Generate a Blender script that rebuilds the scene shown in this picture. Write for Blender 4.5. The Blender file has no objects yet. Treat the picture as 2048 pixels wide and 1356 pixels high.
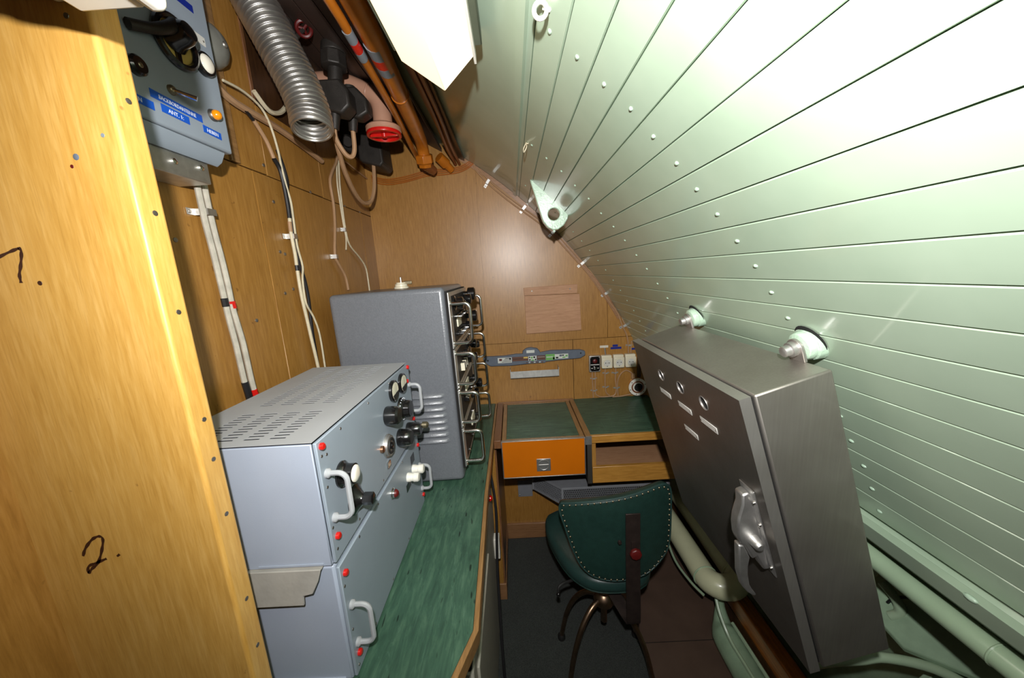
import bpy, bmesh, math, random
from mathutils import Vector, Matrix
random.seed(7)
R = math.radians
SC = bpy.context.scene
COL = SC.collection

# ------------------------------------------------------------------ camera, light, exposure
cam_d = bpy.data.cameras.new('camera')
cam_d.sensor_width = 36.0
cam_d.lens = 700.0 / 2048.0 * 36.0
cam_d.clip_start = 0.01
cam = bpy.data.objects.new('camera', cam_d)
COL.objects.link(cam)
cam.matrix_world = Matrix(((0.998268, 0.057926, 0.010293, 0.0),
                           (-0.000702, 0.186661, -0.982424, 0.0),
                           (-0.058829, 0.980715, 0.186378, 1.46),
                           (0, 0, 0, 1)))
SC.camera = cam

W = bpy.data.worlds.new('world')
SC.world = W
W.use_nodes = True
W.node_tree.nodes['Background'].inputs[0].default_value = (1.0, 0.86, 0.66, 1)
W.node_tree.nodes['Background'].inputs[1].default_value = 0.018

fl = bpy.data.lights.new('camera_flash', 'SPOT')
fl.energy = 73
fl.color = (1.0, 0.985, 0.98)
fl.spot_size = R(152)
fl.spot_blend = 1.0
fl.shadow_soft_size = 0.013
flo = bpy.data.objects.new('camera_flash', fl)
COL.objects.link(flo)
flo.location = (0.0, -0.05, 1.62)
flo.rotation_euler = Vector((0.05, 1.0, -0.10)).to_track_quat('-Z', 'Y').to_euler()

SC.view_settings.view_transform = 'Standard'
SC.view_settings.look = 'None'
SC.view_settings.gamma = 1.0
SC.view_settings.use_curve_mapping = False
SC.view_settings.exposure = 0.0


# ------------------------------------------------------------------ materials
def srgb(r, g, b):
    f = lambda c: (c / 255) / 12.92 if c / 255 <= .04045 else ((c / 255 + .055) / 1.055) ** 2.4
    return (f(r), f(g), f(b), 1)


def _base(name, rough, metal, coat=0.0, coat_rough=.15):
    m = bpy.data.materials.new(name)
    m.use_nodes = True
    nt = m.node_tree
    b = nt.nodes['Principled BSDF']
    b.inputs['Roughness'].default_value = rough
    b.inputs['Metallic'].default_value = metal
    b.inputs['Coat Weight'].default_value = coat
    b.inputs['Coat Roughness'].default_value = coat_rough
    return m, nt, b


def _coords(nt, scale):
    tc = nt.nodes.new('ShaderNodeTexCoord')
    mp = nt.nodes.new('ShaderNodeMapping')
    mp.inputs['Scale'].default_value = scale
    nt.links.new(tc.outputs['Object'], mp.inputs['Vector'])
    return mp.outputs['Vector']


def _noise(nt, vec, scale, detail=4, rough=.55, dist=0):
    n = nt.nodes.new('ShaderNodeTexNoise')
    n.inputs['Scale'].default_value = scale
    n.inputs['Detail'].default_value = detail
    n.inputs['Roughness'].default_value = rough
    n.inputs['Distortion'].default_value = dist
    nt.links.new(vec, n.inputs['Vector'])
    return n.outputs['Fac']


def _ramp(nt, fac, stops):
    r = nt.nodes.new('ShaderNodeValToRGB')
    e = r.color_ramp.elements
    e[0].position, e[0].color = stops[0]
    e[1].position, e[1].color = stops[-1]
    for p, c in stops[1:-1]:
        x = e.new(p)
        x.color = c
    nt.links.new(fac, r.inputs['Fac'])
    return r.outputs['Color']


def _bump(nt, b, fac, strength, dist=.002):
    bp = nt.nodes.new('ShaderNodeBump')
    bp.inputs['Strength'].default_value = strength
    bp.inputs['Distance'].default_value = dist
    nt.links.new(fac, bp.inputs['Height'])
    nt.links.new(bp.outputs['Normal'], b.inputs['Normal'])


def _mixc(nt, a, b_, fac, mode='MIX'):
    mx = nt.nodes.new('ShaderNodeMix')
    mx.data_type = 'RGBA'
    mx.blend_type = mode
    if isinstance(fac, float):
        mx.inputs['Factor'].default_value = fac
    else:
        nt.links.new(fac, mx.inputs['Factor'])
    for s, k in ((a, 'A'), (b_, 'B')):
        i = [q for q in mx.inputs if q.name == k and q.type == 'RGBA'][0]
        if isinstance(s, tuple):
            i.default_value = s
        else:
            nt.links.new(s, i)
    return [o for o in mx.outputs if o.type == 'RGBA'][0]


def plain(name, col, rough=.5, metal=0.0, var=.08, vscale=30, bump=0.0, bscale=300, coat=0.0, coat_rough=.15):
    """painted / plastic / metal surface with slight mottling"""
    m, nt, b = _base(name, rough, metal, coat, coat_rough)
    vec = _coords(nt, (1, 1, 1))
    f = _noise(nt, vec, vscale, 5)
    lo = tuple(c * (1 - var) for c in col[:3]) + (1,)
    hi = tuple(min(1, c * (1 + var)) for c in col[:3]) + (1,)
    nt.links.new(_ramp(nt, f, [(.3, lo), (.7, hi)]), b.inputs['Base Color'])
    if bump:
        _bump(nt, b, _noise(nt, vec, bscale, 2), bump)
    return m


def wood(name, dark, mid, light, axis='z', rough=.42, grain=1.0, coat=.35, coat_rough=.3):
    m, nt, b = _base(name, rough, 0, coat, coat_rough)
    ax = 'xyz'.index(axis)
    st = lambda k: tuple(k if i == ax else 1 for i in range(3))
    n1 = _noise(nt, _coords(nt, st(.10)), 150 * grain, 6, .65, .2)
    n2 = _noise(nt, _coords(nt, st(.30)), 6, 4, .55, .6)
    n3 = _noise(nt, _coords(nt, st(.06)), 520 * grain, 2, .5)
    spots = _noise(nt, _coords(nt, (1, 1, 1)), 60, 2, .4)
    c1 = _ramp(nt, n1, [(.25, dark), (.5, mid), (.75, light)])
    c2 = _ramp(nt, n2, [(.25, (.80, .78, .72, 1)), (.75, (1, 1, 1, 1))])
    c = _mixc(nt, c1, c2, .85, 'MULTIPLY')
    c3 = _ramp(nt, n3, [(.3, (.82, .78, .70, 1)), (.5, (1, 1, 1, 1))])
    c = _mixc(nt, c, c3, .55, 'MULTIPLY')
    c4 = _ramp(nt, spots, [(.22, (.45, .36, .28, 1)), (.26, (1, 1, 1, 1))])
    c = _mixc(nt, c, c4, .6, 'MULTIPLY')
    nt.links.new(c, b.inputs['Base Color'])
    _bump(nt, b, n3, .06, .0008)
    return m


def brushed(name, col, rough=.36, axis='z', var=.10):
    m, nt, b = _base(name, rough, .90)
    st = {'z': (1, 1, .03), 'x': (.03, 1, 1), 'y': (1, .03, 1)}[axis]
    n = _noise(nt, _coords(nt, st), 260, 4, .6)
    k = _noise(nt, _coords(nt, (1, 1, 1)), 8, 3)
    c = _ramp(nt, n, [(.3, tuple(x * (1 - var) for x in col[:3]) + (1,)), (.7, col)])
    c = _mixc(nt, c, _ramp(nt, k, [(.3, (.7, .68, .65, 1)), (.7, (1, 1, 1, 1))]), .7, 'MULTIPLY')
    nt.links.new(c, b.inputs['Base Color'])
    _bump(nt, b, n, .05, .0006)
    return m


def lino(name, axis='y'):
    m, nt, b = _base(name, .45, 0, .15, .4)
    ax = 'xyz'.index(axis)
    st = lambda k: tuple(k if i == ax else 1 for i in range(3))
    n = _noise(nt, _coords(nt, st(.16)), 70, 6, .7, .4)
    fl_ = _noise(nt, _coords(nt, st(.22)), 120, 1, .4)
    big = _noise(nt, _coords(nt, (1, 1, 1)), 7, 4)
    scr = _noise(nt, _coords(nt, (1, .07, 1)), 26, 3, .6, 1.5)
    c = _ramp(nt, n, [(.25, srgb(40, 66, 54)), (.5, srgb(60, 92, 74)), (.78, srgb(92, 124, 100))])
    c = _mixc(nt, c, _ramp(nt, big, [(.3, (.68, .72, .68, 1)), (.7, (1, 1, 1, 1))]), .8, 'MULTIPLY')
    c = _mixc(nt, c, _ramp(nt, fl_, [(.25, (.16, .18, .17, 1)), (.30, (1, 1, 1, 1))]), .9, 'MULTIPLY')
    c = _mixc(nt, c, _ramp(nt, scr, [(.495, (0, 0, 0, 1)), (.5, (.03, .05, .04, 1)), (.505, (0, 0, 0, 1))]), .6, 'ADD')
    nt.links.new(c, b.inputs['Base Color'])
    _bump(nt, b, n, .06, .0008)
    return m


def carpet_mat(name):
    m, nt, b = _base(name, .95, 0)
    v = _coords(nt, (1, 1, 1))
    n = _noise(nt, v, 420, 3, .7)
    big = _noise(nt, v, 7, 3)
    c = _ramp(nt, n, [(.3, srgb(34, 37, 35)), (.7, srgb(84, 88, 84))])
    c = _mixc(nt, c, _ramp(nt, big, [(.3, (.8, .8, .8, 1)), (.7, (1, 1, 1, 1))]), .7, 'MULTIPLY')
    nt.links.new(c, b.inputs['Base Color'])
    _bump(nt, b, n, .8, .004)
    return m


def glow(name, col, strength):
    m, nt, b = _base(name, .35, 0)
    b.inputs['Base Color'].default_value = (.9, .86, .78, 1)
    b.inputs['Emission Color'].default_value = col
    b.inputs['Emission Strength'].default_value = strength
    return m


def glassy(name, col, rough=.08):
    m, nt, b = _base(name, rough, 0)
    b.inputs['Base Color'].default_value = col
    b.inputs['Transmission Weight'].default_value = .55
    return m


def hull_paint(name):
    """glossy pale green enamel with brush marks"""
    m, nt, b = _base(name, .38, 0, .65, .10)
    v = _coords(nt, (1, .12, 1))
    n = _noise(nt, v, 70, 4, .6)
    k = _noise(nt, _coords(nt, (1, 1, 1)), 5, 4)
    c = _ramp(nt, k, [(.3, srgb(162, 182, 158)), (.7, srgb(176, 195, 171))])
    nt.links.new(c, b.inputs['Base Color'])
    _bump(nt, b, n, .035, .001)
    return m


M = {}
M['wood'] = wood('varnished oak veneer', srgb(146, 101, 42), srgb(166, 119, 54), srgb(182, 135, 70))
M['wood_lit'] = wood('lit oak veneer', srgb(192, 142, 62), srgb(206, 158, 78), srgb(219, 174, 98), rough=.48)  # lighter copy of the oak, with the light on the partition in its colour
M['wood_edge'] = wood('oak lipping lengthwise', srgb(124, 90, 52), srgb(150, 112, 68), srgb(172, 132, 86), 'y')
M['wood_x'] = wood('oak crosswise', srgb(152, 104, 40), srgb(182, 130, 56), srgb(202, 150, 72), 'x')
M['wood_brown'] = wood('brown mahogany', srgb(128, 90, 58), srgb(154, 112, 76), srgb(172, 128, 90), 'x')
M['wood_brown_z'] = wood('brown mahogany upright', srgb(96, 62, 38), srgb(124, 84, 54), srgb(146, 102, 68), 'z')
M['ply'] = wood('reddish plywood', srgb(168, 122, 88), srgb(186, 140, 104), srgb(198, 154, 118), 'x', rough=.6, coat=0.05)
M['beam'] = wood('varnished dark beam', srgb(120, 62, 14), srgb(166, 92, 24), srgb(188, 112, 38), 'y', rough=.25, coat=.8)
M['dark_wood'] = wood('dark stained panel', srgb(50, 32, 18), srgb(72, 46, 24), srgb(86, 58, 32))
M['orange_front'] = plain('orange laminate', srgb(196, 104, 10), .28, coat=.5, var=.05, vscale=8)
M['hull'] = hull_paint('pale green enamel')
M['hull_dark'] = plain('green primer behind planks', srgb(70, 88, 70), .7)
M['green'] = plain('pale green pipe enamel', srgb(166, 190, 158), .32, var=.06, vscale=14, coat=.5)
M['green_dirty'] = plain('dirty green paint', srgb(146, 172, 142), .5, var=.22, vscale=16, coat=.2)
M['green_lug'] = plain('thick green paint on casting', srgb(178, 204, 180), .22, var=.05, bump=.6, bscale=160, coat=.9)
M['cream'] = plain('cream pipe paint', srgb(202, 204, 168), .35, var=.06, vscale=12, coat=.4)
M['lino'] = lino('green marbled linoleum')
M['lino_x'] = lino('green linoleum crosswise', 'x')
M['carpet'] = carpet_mat('grey carpet pile')
M['brown_floor'] = plain('brown floor covering', srgb(92, 72, 60), .6, var=.14, vscale=10, bump=.1)
M['amp'] = plain('blue grey enamel', srgb(150, 158, 172), .42, var=.03, vscale=10, bump=.05, bscale=600)
M['amp_top'] = plain('grey enamel lid', srgb(156, 158, 160), .5, var=.04, vscale=12)
M['amp_panel'] = plain('blue grey front panel', srgb(138, 148, 158), .4, var=.04, vscale=9)
M['hammer'] = plain('grey hammered enamel', srgb(102, 105, 110), .36, var=.10, vscale=220, bump=.25, bscale=240, coat=.15)
M['steel'] = brushed('brushed stainless', (.45, .42, .38, 1), .44)
M['steel_dark'] = brushed('steel with dark reflection', (.25, .23, .205, 1), .44)  # darkened steel: the door's reflection of the dark room is in the colour
M['steel_edge'] = brushed('lit steel edge', (.60, .57, .54, 1), .42)  # lighter steel: the light catching the door rim is in the colour
M['alu'] = plain('aluminium', (.62, .61, .58, 1), .48, 1.0, var=.12, vscale=60)
M['cast_alu'] = plain('cast aluminium', (.60, .59, .57, 1), .48, 1.0, var=.16, vscale=40, bump=.12, bscale=120)
M['chrome'] = plain('chrome', (.78, .76, .72, 1), .16, 1.0, var=.05)
M['hose'] = plain('galvanised flexible duct', (.56, .54, .50, 1), .36, .92, var=.2, vscale=26)
M['black'] = plain('black bakelite', srgb(20, 19, 19), .2, var=.2, coat=.5)
M['black_matt'] = plain('matt black', srgb(24, 23, 22), .6, var=.2)
M['valve'] = plain('dark bronze grey valve', srgb(46, 42, 38), .5, .35, var=.25, vscale=30, bump=.15)
M['meterface'] = plain('cream meter scale', srgb(220, 214, 190), .5, var=.02)
M['white'] = plain('white plastic', srgb(228, 224, 212), .35, var=.03)
M['ivory'] = plain('ivory socket plastic', srgb(222, 214, 190), .32, var=.03)
M['red'] = plain('red paint', srgb(196, 24, 18), .3, var=.1, coat=.4)
M['dark_red'] = plain('dark red paint', srgb(86, 16, 14), .45, var=.15)
M['amber'] = plain('amber lens', srgb(230, 140, 10), .2, var=.08, coat=.7)
M['pink'] = plain('dusty pink pipe paint', srgb(176, 132, 108), .4, var=.08, vscale=18, coat=.2)
M['orange_pipe'] = plain('ochre orange pipe paint', srgb(176, 100, 22), .35, var=.15, vscale=24, coat=.4)
M['orange_wire'] = plain('orange brown varnished wire', srgb(168, 92, 26), .3, var=.1, coat=.5)
M['brown_pipe'] = plain('reddish brown pipe', srgb(118, 66, 32), .4, var=.15, coat=.3)
M['grey_band'] = plain('grey pipe marking', srgb(120, 128, 134), .5)
M['tan_cable'] = plain('tan cable sheath', srgb(168, 132, 98), .5, var=.08)
M['white_cable'] = plain('off white cable', srgb(206, 194, 164), .5, var=.1, vscale=50)
M['grey_cable'] = plain('lead grey cable', srgb(176, 170, 156), .42, var=.16, vscale=45)
M['black_cable'] = plain('black cable', srgb(26, 25, 27), .45)
M['ceil'] = plain('dark purple brown ceiling board', srgb(70, 54, 46), .5, var=.15, vscale=8)
M['blue'] = plain('blue embossing tape', srgb(24, 84, 186), .35, var=.04)
M['navy'] = plain('navy label', srgb(22, 40, 130), .4)
M['tape_text'] = plain('white embossed letters', srgb(226, 232, 240), .5, var=.02)
M['ink'] = plain('brown marker ink', srgb(54, 24, 12), .5, var=.25, vscale=80)
M['leather'] = plain('dark green leatherette', srgb(25, 49, 43), .42, var=.16, vscale=60, bump=.2, bscale=260)
M['leather_seat'] = plain('green vinyl seat', srgb(34, 58, 54), .4, var=.1, vscale=40, bump=.12, bscale=260)
M['brass'] = plain('tarnished brass nails', (.34, .29, .19, 1), .45, 1.0, var=.3)
M['strap'] = plain('worn dark iron strap', srgb(52, 42, 38), .5, .5, var=.3, vscale=40)
M['leg'] = plain('bronzed steel tube', (.30, .20, .13, 1), .35, 1.0, var=.25, vscale=30)
M['felt'] = plain('grey foam sheet', srgb(146, 142, 134), .8, var=.12, vscale=22, bump=.3, bscale=60)
M['plate'] = plain('engraved label plate', srgb(206, 204, 196), .4, var=.04)
M['grille'] = plain('grey grille paint', srgb(128, 130, 134), .45, var=.06)
M['dark_void'] = plain('dark interior', srgb(18, 16, 14), .9)
M['sub_grey'] = plain('model grey', srgb(92, 100, 112), .5, var=.08, vscale=40)
M['sub_white'] = plain('model white', srgb(206, 208, 200), .5)
M['sub_brown'] = plain('model brown', srgb(96, 60, 44), .6, var=.2)
M['sub_green'] = plain('model green', srgb(110, 170, 90), .5)
M['bell'] = plain('grey bell enamel', srgb(116, 116, 108), .35, var=.06, coat=.2)
M['gear'] = plain('off white equipment case', srgb(168, 164, 150), .5, var=.06)
M['lamp_shade'] = glow('glowing opal shade', (1.0, .79, .50, 1), 1.15)
M['lamp_house'] = plain('olive grey lamp housing', srgb(84, 90, 74), .5)
M['opal_bulb'] = plain('milky lamp lens', srgb(236, 230, 214), .12, var=.01, coat=1.0, coat_rough=.04)
M['copper'] = plain('copper ring', (.55, .30, .18, 1), .35, 1.0)
M['paper'] = plain('white paper strip', srgb(214, 206, 190), .6)
M['dial_yellow'] = plain('aged yellow dial', srgb(206, 176, 96), .45)

# ------------------------------------------------------------------ mesh builder
ORG = {}


def catmull(pts, k):
    pts = [Vector(p) for p in pts]
    if len(pts) < 3 or k <= 1:
        return pts
    out = []
    n = len(pts)
    for i in range(n - 1):
        p0 = pts[max(i - 1, 0)]; p1 = pts[i]; p2 = pts[i + 1]; p3 = pts[min(i + 2, n - 1)]
        for j in range(k):
            t = j / k
            out.append(.5 * ((2 * p1) + (p2 - p0) * t + (2 * p0 - 5 * p1 + 4 * p2 - p3) * t * t + (3 * p1 - p0 - 3 * p2 + p3) * t ** 3))
    out.append(pts[-1])
    return out


def frame(ax):
    ax = Vector(ax).normalized()
    h = Vector((0, 0, 1)) if abs(ax.z) < .9 else Vector((1, 0, 0))
    a = ax.cross(h).normalized()
    return ax, a, ax.cross(a).normalized()


class MB:
    def __init__(self, mat=None):
        self.v = []; self.f = []; self.M = mat

    def add(self, vs, fs):
        o = len(self.v)
        for p in vs:
            p = Vector(p)
            self.v.append(self.M @ p if self.M else p)
        self.f += [tuple(i + o for i in q) for q in fs]
        return self

    def box(self, x0, x1, y0, y1, z0, z1):
        return self.add([(x, y, z) for x in (x0, x1) for y in (y0, y1) for z in (z0, z1)],
                        [(0, 1, 3, 2), (4, 6, 7, 5), (0, 4, 5, 1), (2, 3, 7, 6), (0, 2, 6, 4), (1, 5, 7, 3)])

    def prism(self, poly, vec):
        vec = Vector(vec); poly = [Vector(p) for p in poly]; n = len(poly)
        return self.add(poly + [p + vec for p in poly],
                        [tuple(range(n - 1, -1, -1)), tuple(range(n, 2 * n))] + [(i, (i + 1) % n, n + (i + 1) % n, n + i) for i in range(n)])

    def lathe(self, p, ax, prof, n=20, cap=True):
        """prof: list of (height along axis, radius); closes with caps when radius > 0 at the ends"""
        p = Vector(p); ax, a, b = frame(ax)
        vs = []; fs = []
        for h, r in prof:
            for i in range(n):
                t = 2 * math.pi * i / n
                vs.append(p + ax * h + (a * math.cos(t) + b * math.sin(t)) * r)
        for k in range(len(prof) - 1):
            for i in range(n):
                j = (i + 1) % n
                fs.append((k * n + i, k * n + j, (k + 1) * n + j, (k + 1) * n + i))
        if cap:
            fs.append(tuple(range(n - 1, -1, -1)))
            fs.append(tuple(range((len(prof) - 1) * n, len(prof) * n)))
        return self.add(vs, fs)

    def cyl(self, p0, p1, r0, r1=None, n=16):
        p0 = Vector(p0); p1 = Vector(p1)
        return self.lathe(p0, p1 - p0, [(0, r0), ((p1 - p0).length, r0 if r1 is None else r1)], n)

    def tube(self, pts, r, n=8, k=4, cap=True):
        """r: number or list of radii along the (smoothed) path"""
        pts = catmull(pts, k)
        m = len(pts)
        rad = (lambda i: r) if not isinstance(r, (list, tuple)) else (lambda i: r[min(int(i / max(m - 1, 1) * (len(r) - 1)), len(r) - 2)] + (r[min(int(i / max(m - 1, 1) * (len(r) - 1)) + 1, len(r) - 1)] - r[min(int(i / max(m - 1, 1) * (len(r) - 1)), len(r) - 2)]) * ((i / max(m - 1, 1) * (len(r) - 1)) % 1.0 if i < m - 1 else 1.0))
        t = (pts[1] - pts[0]).normalized()
        _, a, b = frame(t)
        vs = []; fs = []
        for i, p in enumerate(pts):
            d = (pts[min(i + 1, m - 1)] - pts[max(i - 1, 0)])
            d = d.normalized() if d.length > 1e-9 else t
            q = t.rotation_difference(d)
            a = q @ a; b = q @ b; t = d
            for j in range(n):
                w = 2 * math.pi * j / n
                vs.append(p + (a * math.cos(w) + b * math.sin(w)) * rad(i))
        for i in range(m - 1):
            for j in range(n):
                jj = (j + 1) % n
                fs.append((i * n + j, i * n + jj, (i + 1) * n + jj, (i + 1) * n + j))
        if cap:
            fs.append(tuple(range(n - 1, -1, -1))); fs.append(tuple(range((m - 1) * n, m * n)))
        return self.add(vs, fs)

    def torus(self, c, ax, Rr, r, n=24, m=8, a0=0, a1=360):
        ax, a, b = frame(ax); c = Vector(c)
        full = a1 - a0 >= 359
        vs = []; fs = []
        cnt = n if full else n + 1
        for i in range(cnt):
            t = R(a0 + (a1 - a0) * i / n); d = a * math.cos(t) + b * math.sin(t)
            for j in range(m):
                w = 2 * math.pi * j / m
                vs.append(c + d * (Rr + r * math.cos(w)) + ax * r * math.sin(w))
        for i in range(n):
            ii = (i + 1) % cnt
            for j in range(m):
                jj = (j + 1) % m
                fs.append((i * m + j, ii * m + j, ii * m + jj, i * m + jj))
        return self.add(vs, fs)

    def ball(self, c, rx, ry=None, rz=None, n=14, m=8):
        ry = ry or rx; rz = rz or rx
        prof = []
        vs = [(c[0], c[1], c[2] - rz)]; fs = []
        for i in range(1, m):
            ph = -math.pi / 2 + math.pi * i / m
            for j in range(n):
                t = 2 * math.pi * j / n
                vs.append((c[0] + rx * math.cos(ph) * math.cos(t), c[1] + ry * math.cos(ph) * math.sin(t), c[2] + rz * math.sin(ph)))
        vs.append((c[0], c[1], c[2] + rz)); L = len(vs) - 1
        for j in range(n):
            jj = (j + 1) % n
            fs.append((0, 1 + jj, 1 + j))
            for i in range(m - 2):
                fs.append((1 + i * n + j, 1 + i * n + jj, 1 + (i + 1) * n + jj, 1 + (i + 1) * n + j))
            fs.append((1 + (m - 2) * n + j, 1 + (m - 2) * n + jj, L))
        return self.add(vs, fs)

    def build(self, name, mat, parent=None, bevel=0.0, smooth=40, org=None, seg=2):
        if parent is not None:
            o0 = ORG[parent.name]
        elif org is not None:
            o0 = Vector(org)
        else:
            xs = [p.x for p in self.v]; ys = [p.y for p in self.v]; zs = [p.z for p in self.v]
            o0 = Vector(((min(xs) + max(xs)) / 2, (min(ys) + max(ys)) / 2, min(zs)))
        me = bpy.data.meshes.new(name)
        me.from_pydata([tuple(p - o0) for p in self.v], [], self.f)
        bm = bmesh.new(); bm.from_mesh(me)
        bmesh.ops.recalc_face_normals(bm, faces=bm.faces)
        bm.to_mesh(me); bm.free()
        if smooth:
            me.polygons.foreach_set('use_smooth', [True] * len(me.polygons))
            me.set_sharp_from_angle(angle=R(smooth))
        me.materials.append(M[mat])
        ob = bpy.data.objects.new(name, me)
        COL.objects.link(ob)
        if parent is not None:
            ob.parent = parent
        else:
            ob.location = o0
        ORG[ob.name] = o0
        if bevel:
            md = ob.modifiers.new('bevel', 'BEVEL')
            md.width = bevel; md.segments = seg; md.limit_method = 'ANGLE'; md.angle_limit = R(38)
            md.harden_normals = False
        return ob


def tag(o, label, cat, group=None):
    o['label'] = label
    o['category'] = cat
    if group:
        o['group'] = group
    return o


def thing(name, label, cat, loc, group=None):
    o = bpy.data.objects.new(name, None)
    o.empty_display_size = .05
    COL.objects.link(o)
    o.location = loc
    ORG[o.name] = Vector(loc)
    return tag(o, label, cat, group)


def struct(o):
    o['kind'] = 'structure'
    return o


def empty_struct(name, loc=(0, 0, 0)):
    o = bpy.data.objects.new(name, None)
    COL.objects.link(o)
    o.location = loc
    ORG[o.name] = Vector(loc)
    return struct(o)


def text(name, s, size, mat4, mat, parent, align='CENTER', extrude=.0003):
    cu = bpy.data.curves.new(name, 'FONT')
    cu.body = s; cu.size = size; cu.align_x = align; cu.align_y = 'CENTER'; cu.extrude = extrude; cu.resolution_u = 2
    to = bpy.data.objects.new(name, cu)
    COL.objects.link(to)
    dg = bpy.context.evaluated_depsgraph_get()
    me = bpy.data.meshes.new_from_object(to.evaluated_get(dg))
    bpy.data.objects.remove(to); bpy.data.curves.remove(cu)
    o0 = ORG[parent.name]
    me.transform(Matrix.Translation(-o0) @ mat4)
    me.materials.clear(); me.materials.append(M[mat])
    ob = bpy.data.objects.new(name, me)
    COL.objects.link(ob); ob.parent = parent
    ORG[ob.name] = o0
    return ob


def basis(o, x, y):
    x = Vector(x).normalized(); y = Vector(y).normalized(); z = x.cross(y)
    return Matrix(((x.x, y.x, z.x, o[0]), (x.y, y.y, z.y, o[1]), (x.z, y.z, z.z, o[2]), (0, 0, 0, 1)))


def copy_tree(o, name=None, parent=None):
    c = o.copy()
    COL.objects.link(c)
    c.parent = parent
    ORG[c.name] = ORG[o.name]
    for ch in list(o.children):
        copy_tree(ch, None, c)
    return c


def place(c, delta, label=None):
    c.location = c.location + Vector(delta)
    if label:
        c['label'] = label
    return c


# ================================================================== THE ROOM
XL = -.645      # left wall face
YB = 1.72       # back wall face
HC = (-1.398, .147); HR = 2.2      # hull section: centre (x, z) and radius


def hp(deg, r=HR):
    return HC[0] + r * math.cos(R(deg)), HC[1] + r * math.sin(R(deg))


def hx(z, r=HR):
    return HC[0] + math.sqrt(max(r * r - (z - HC[1]) ** 2, 0))


def hz(x, r=HR):
    return HC[1] + math.sqrt(r * r - (x - HC[0]) ** 2)


Y0 = -.75
fo = MB().box(-1.1, 1.05, Y0, YB + .05, -.06, 0).build('floor', 'brown_floor', org=(0, 0, 0)); struct(fo)
MB().box(.43, .78, 1.128, 1.130, 0, .0008).build('floor_seam', 'dark_void', fo)
cp = MB().box(-.62, .43, Y0 + .02, YB - .012, 0.0005, .006).build('carpet', 'carpet', bevel=.002)
tag(cp, 'dark grey speckled carpet on the floor in front of the desks', 'carpet')

# left wall: oak panels
wl = empty_struct('wall_left')
MB().box(XL - .03, XL - .012, .30, YB, 0, 2.24).build('backing', 'dark_wood', wl)
for y0, y1, z0, z1, mt in ((.30, .953, 0, 1.754, 'wood'), (.956, 1.600, 0, 1.754, 'wood'), (1.603, YB, 0, 1.754, 'wood'),
                       (.30, .885, 1.757, 2.23, 'wood'), (.915, 1.012, 1.757, 2.23, 'wood'), (1.015, 1.30, 1.757, 1.93, 'wood'), (1.303, YB, 1.757, 2.23, 'wood')):
    MB().box(XL - .012, XL, y0, y1, z0, z1).build('panel', mt, wl, bevel=.0008, seg=1)
MB().box(XL - .012, XL + .006, .887, .913, 1.757, 2.23).build('batten', 'wood_edge', wl, bevel=.002)
MB().box(XL - .028, XL - .014, 1.015, 1.30, 1.93, 2.23).build('recess_panel', 'dark_wood', wl)
MB().box(XL - .012, XL + .003, 1.006, 1.018, 1.93, 2.23).build('recess_lip', 'wood_brown_z', wl, bevel=.002)
scr = MB().lathe((XL, .70, 1.56), (1, 0, 0), [(0, .0048), (.0015, .0046), (.0022, .002)], 10).build('screw_head', 'steel', wl)
for y, z in ((1.005, 1.78), (1.22, 1.758), (1.60, 1.757), (1.02, 1.69), (1.01, 1.555), (1.03, 1.55), (1.0, 1.44), (1.04, 1.45), (1.1, 1.60), (.87, 1.38), (1.46, 1.757)):
    c = scr.copy(); COL.objects.link(c); c.parent = wl; c.location = (0, y - .70, z - 1.56)

# back wall: oak panels cut to the hull curve
wb = empty_struct('wall_back')


def wall_piece(x0, x1, z0, z1, name='panel', mt='wood'):
    """panel from x0..x1, z0..z1 clipped under the hull arc"""
    top = []
    n = 14
    pts = [(x0, z0), (x1, z0)]
    for i in range(n + 1):
        x = x1 + (x0 - x1) * i / n
        z = min(z1, hz(x) + .004)
        if z > z0:
            pts.append((x, z))
    if len(pts) > 3:
        MB().prism([(x, YB, z) for x, z in pts], (0, .014, 0)).build(name, mt, wb)


MB().box(-1.0, 1.0, YB + .016, YB + .03, 0, 2.3).build('backing', 'dark_wood', wb)
wall_piece(XL, -.1401, 1.1140, 2.3)
wall_piece(-.1397, .459, 1.1140, 2.3)
wall_piece(.461, .66, 1.1145, 2.3)
wall_piece(XL, .283, .0, 1.112)
wall_piece(.2855, .80, 0, 1.112)
# pale lipping that follows the hull curve
arc = [hp(a, HR - .001) for a in [57 - i * (57 - 29) / 28 for i in range(29)]]
arc2 = [hp(a, HR - .020) for a in [57 - i * (57 - 29) / 28 for i in range(29)]]
ml = MB()
for i in range(28):
    ml.prism([(arc[i][0], YB, arc[i][1]), (arc[i + 1][0], YB, arc[i + 1][1]), (arc2[i + 1][0], YB, arc2[i + 1][1]), (arc2[i][0], YB, arc2[i][1])], (0, -.005, 0))
struct(ml.build('trim_1', 'wood_brown', org=(0, YB, 1.0)))
bb = MB().box(-.106, .62, YB - .012, YB, .006, .095).build('baseboard_back', 'wood_brown', bevel=.002); struct(bb)

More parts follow.
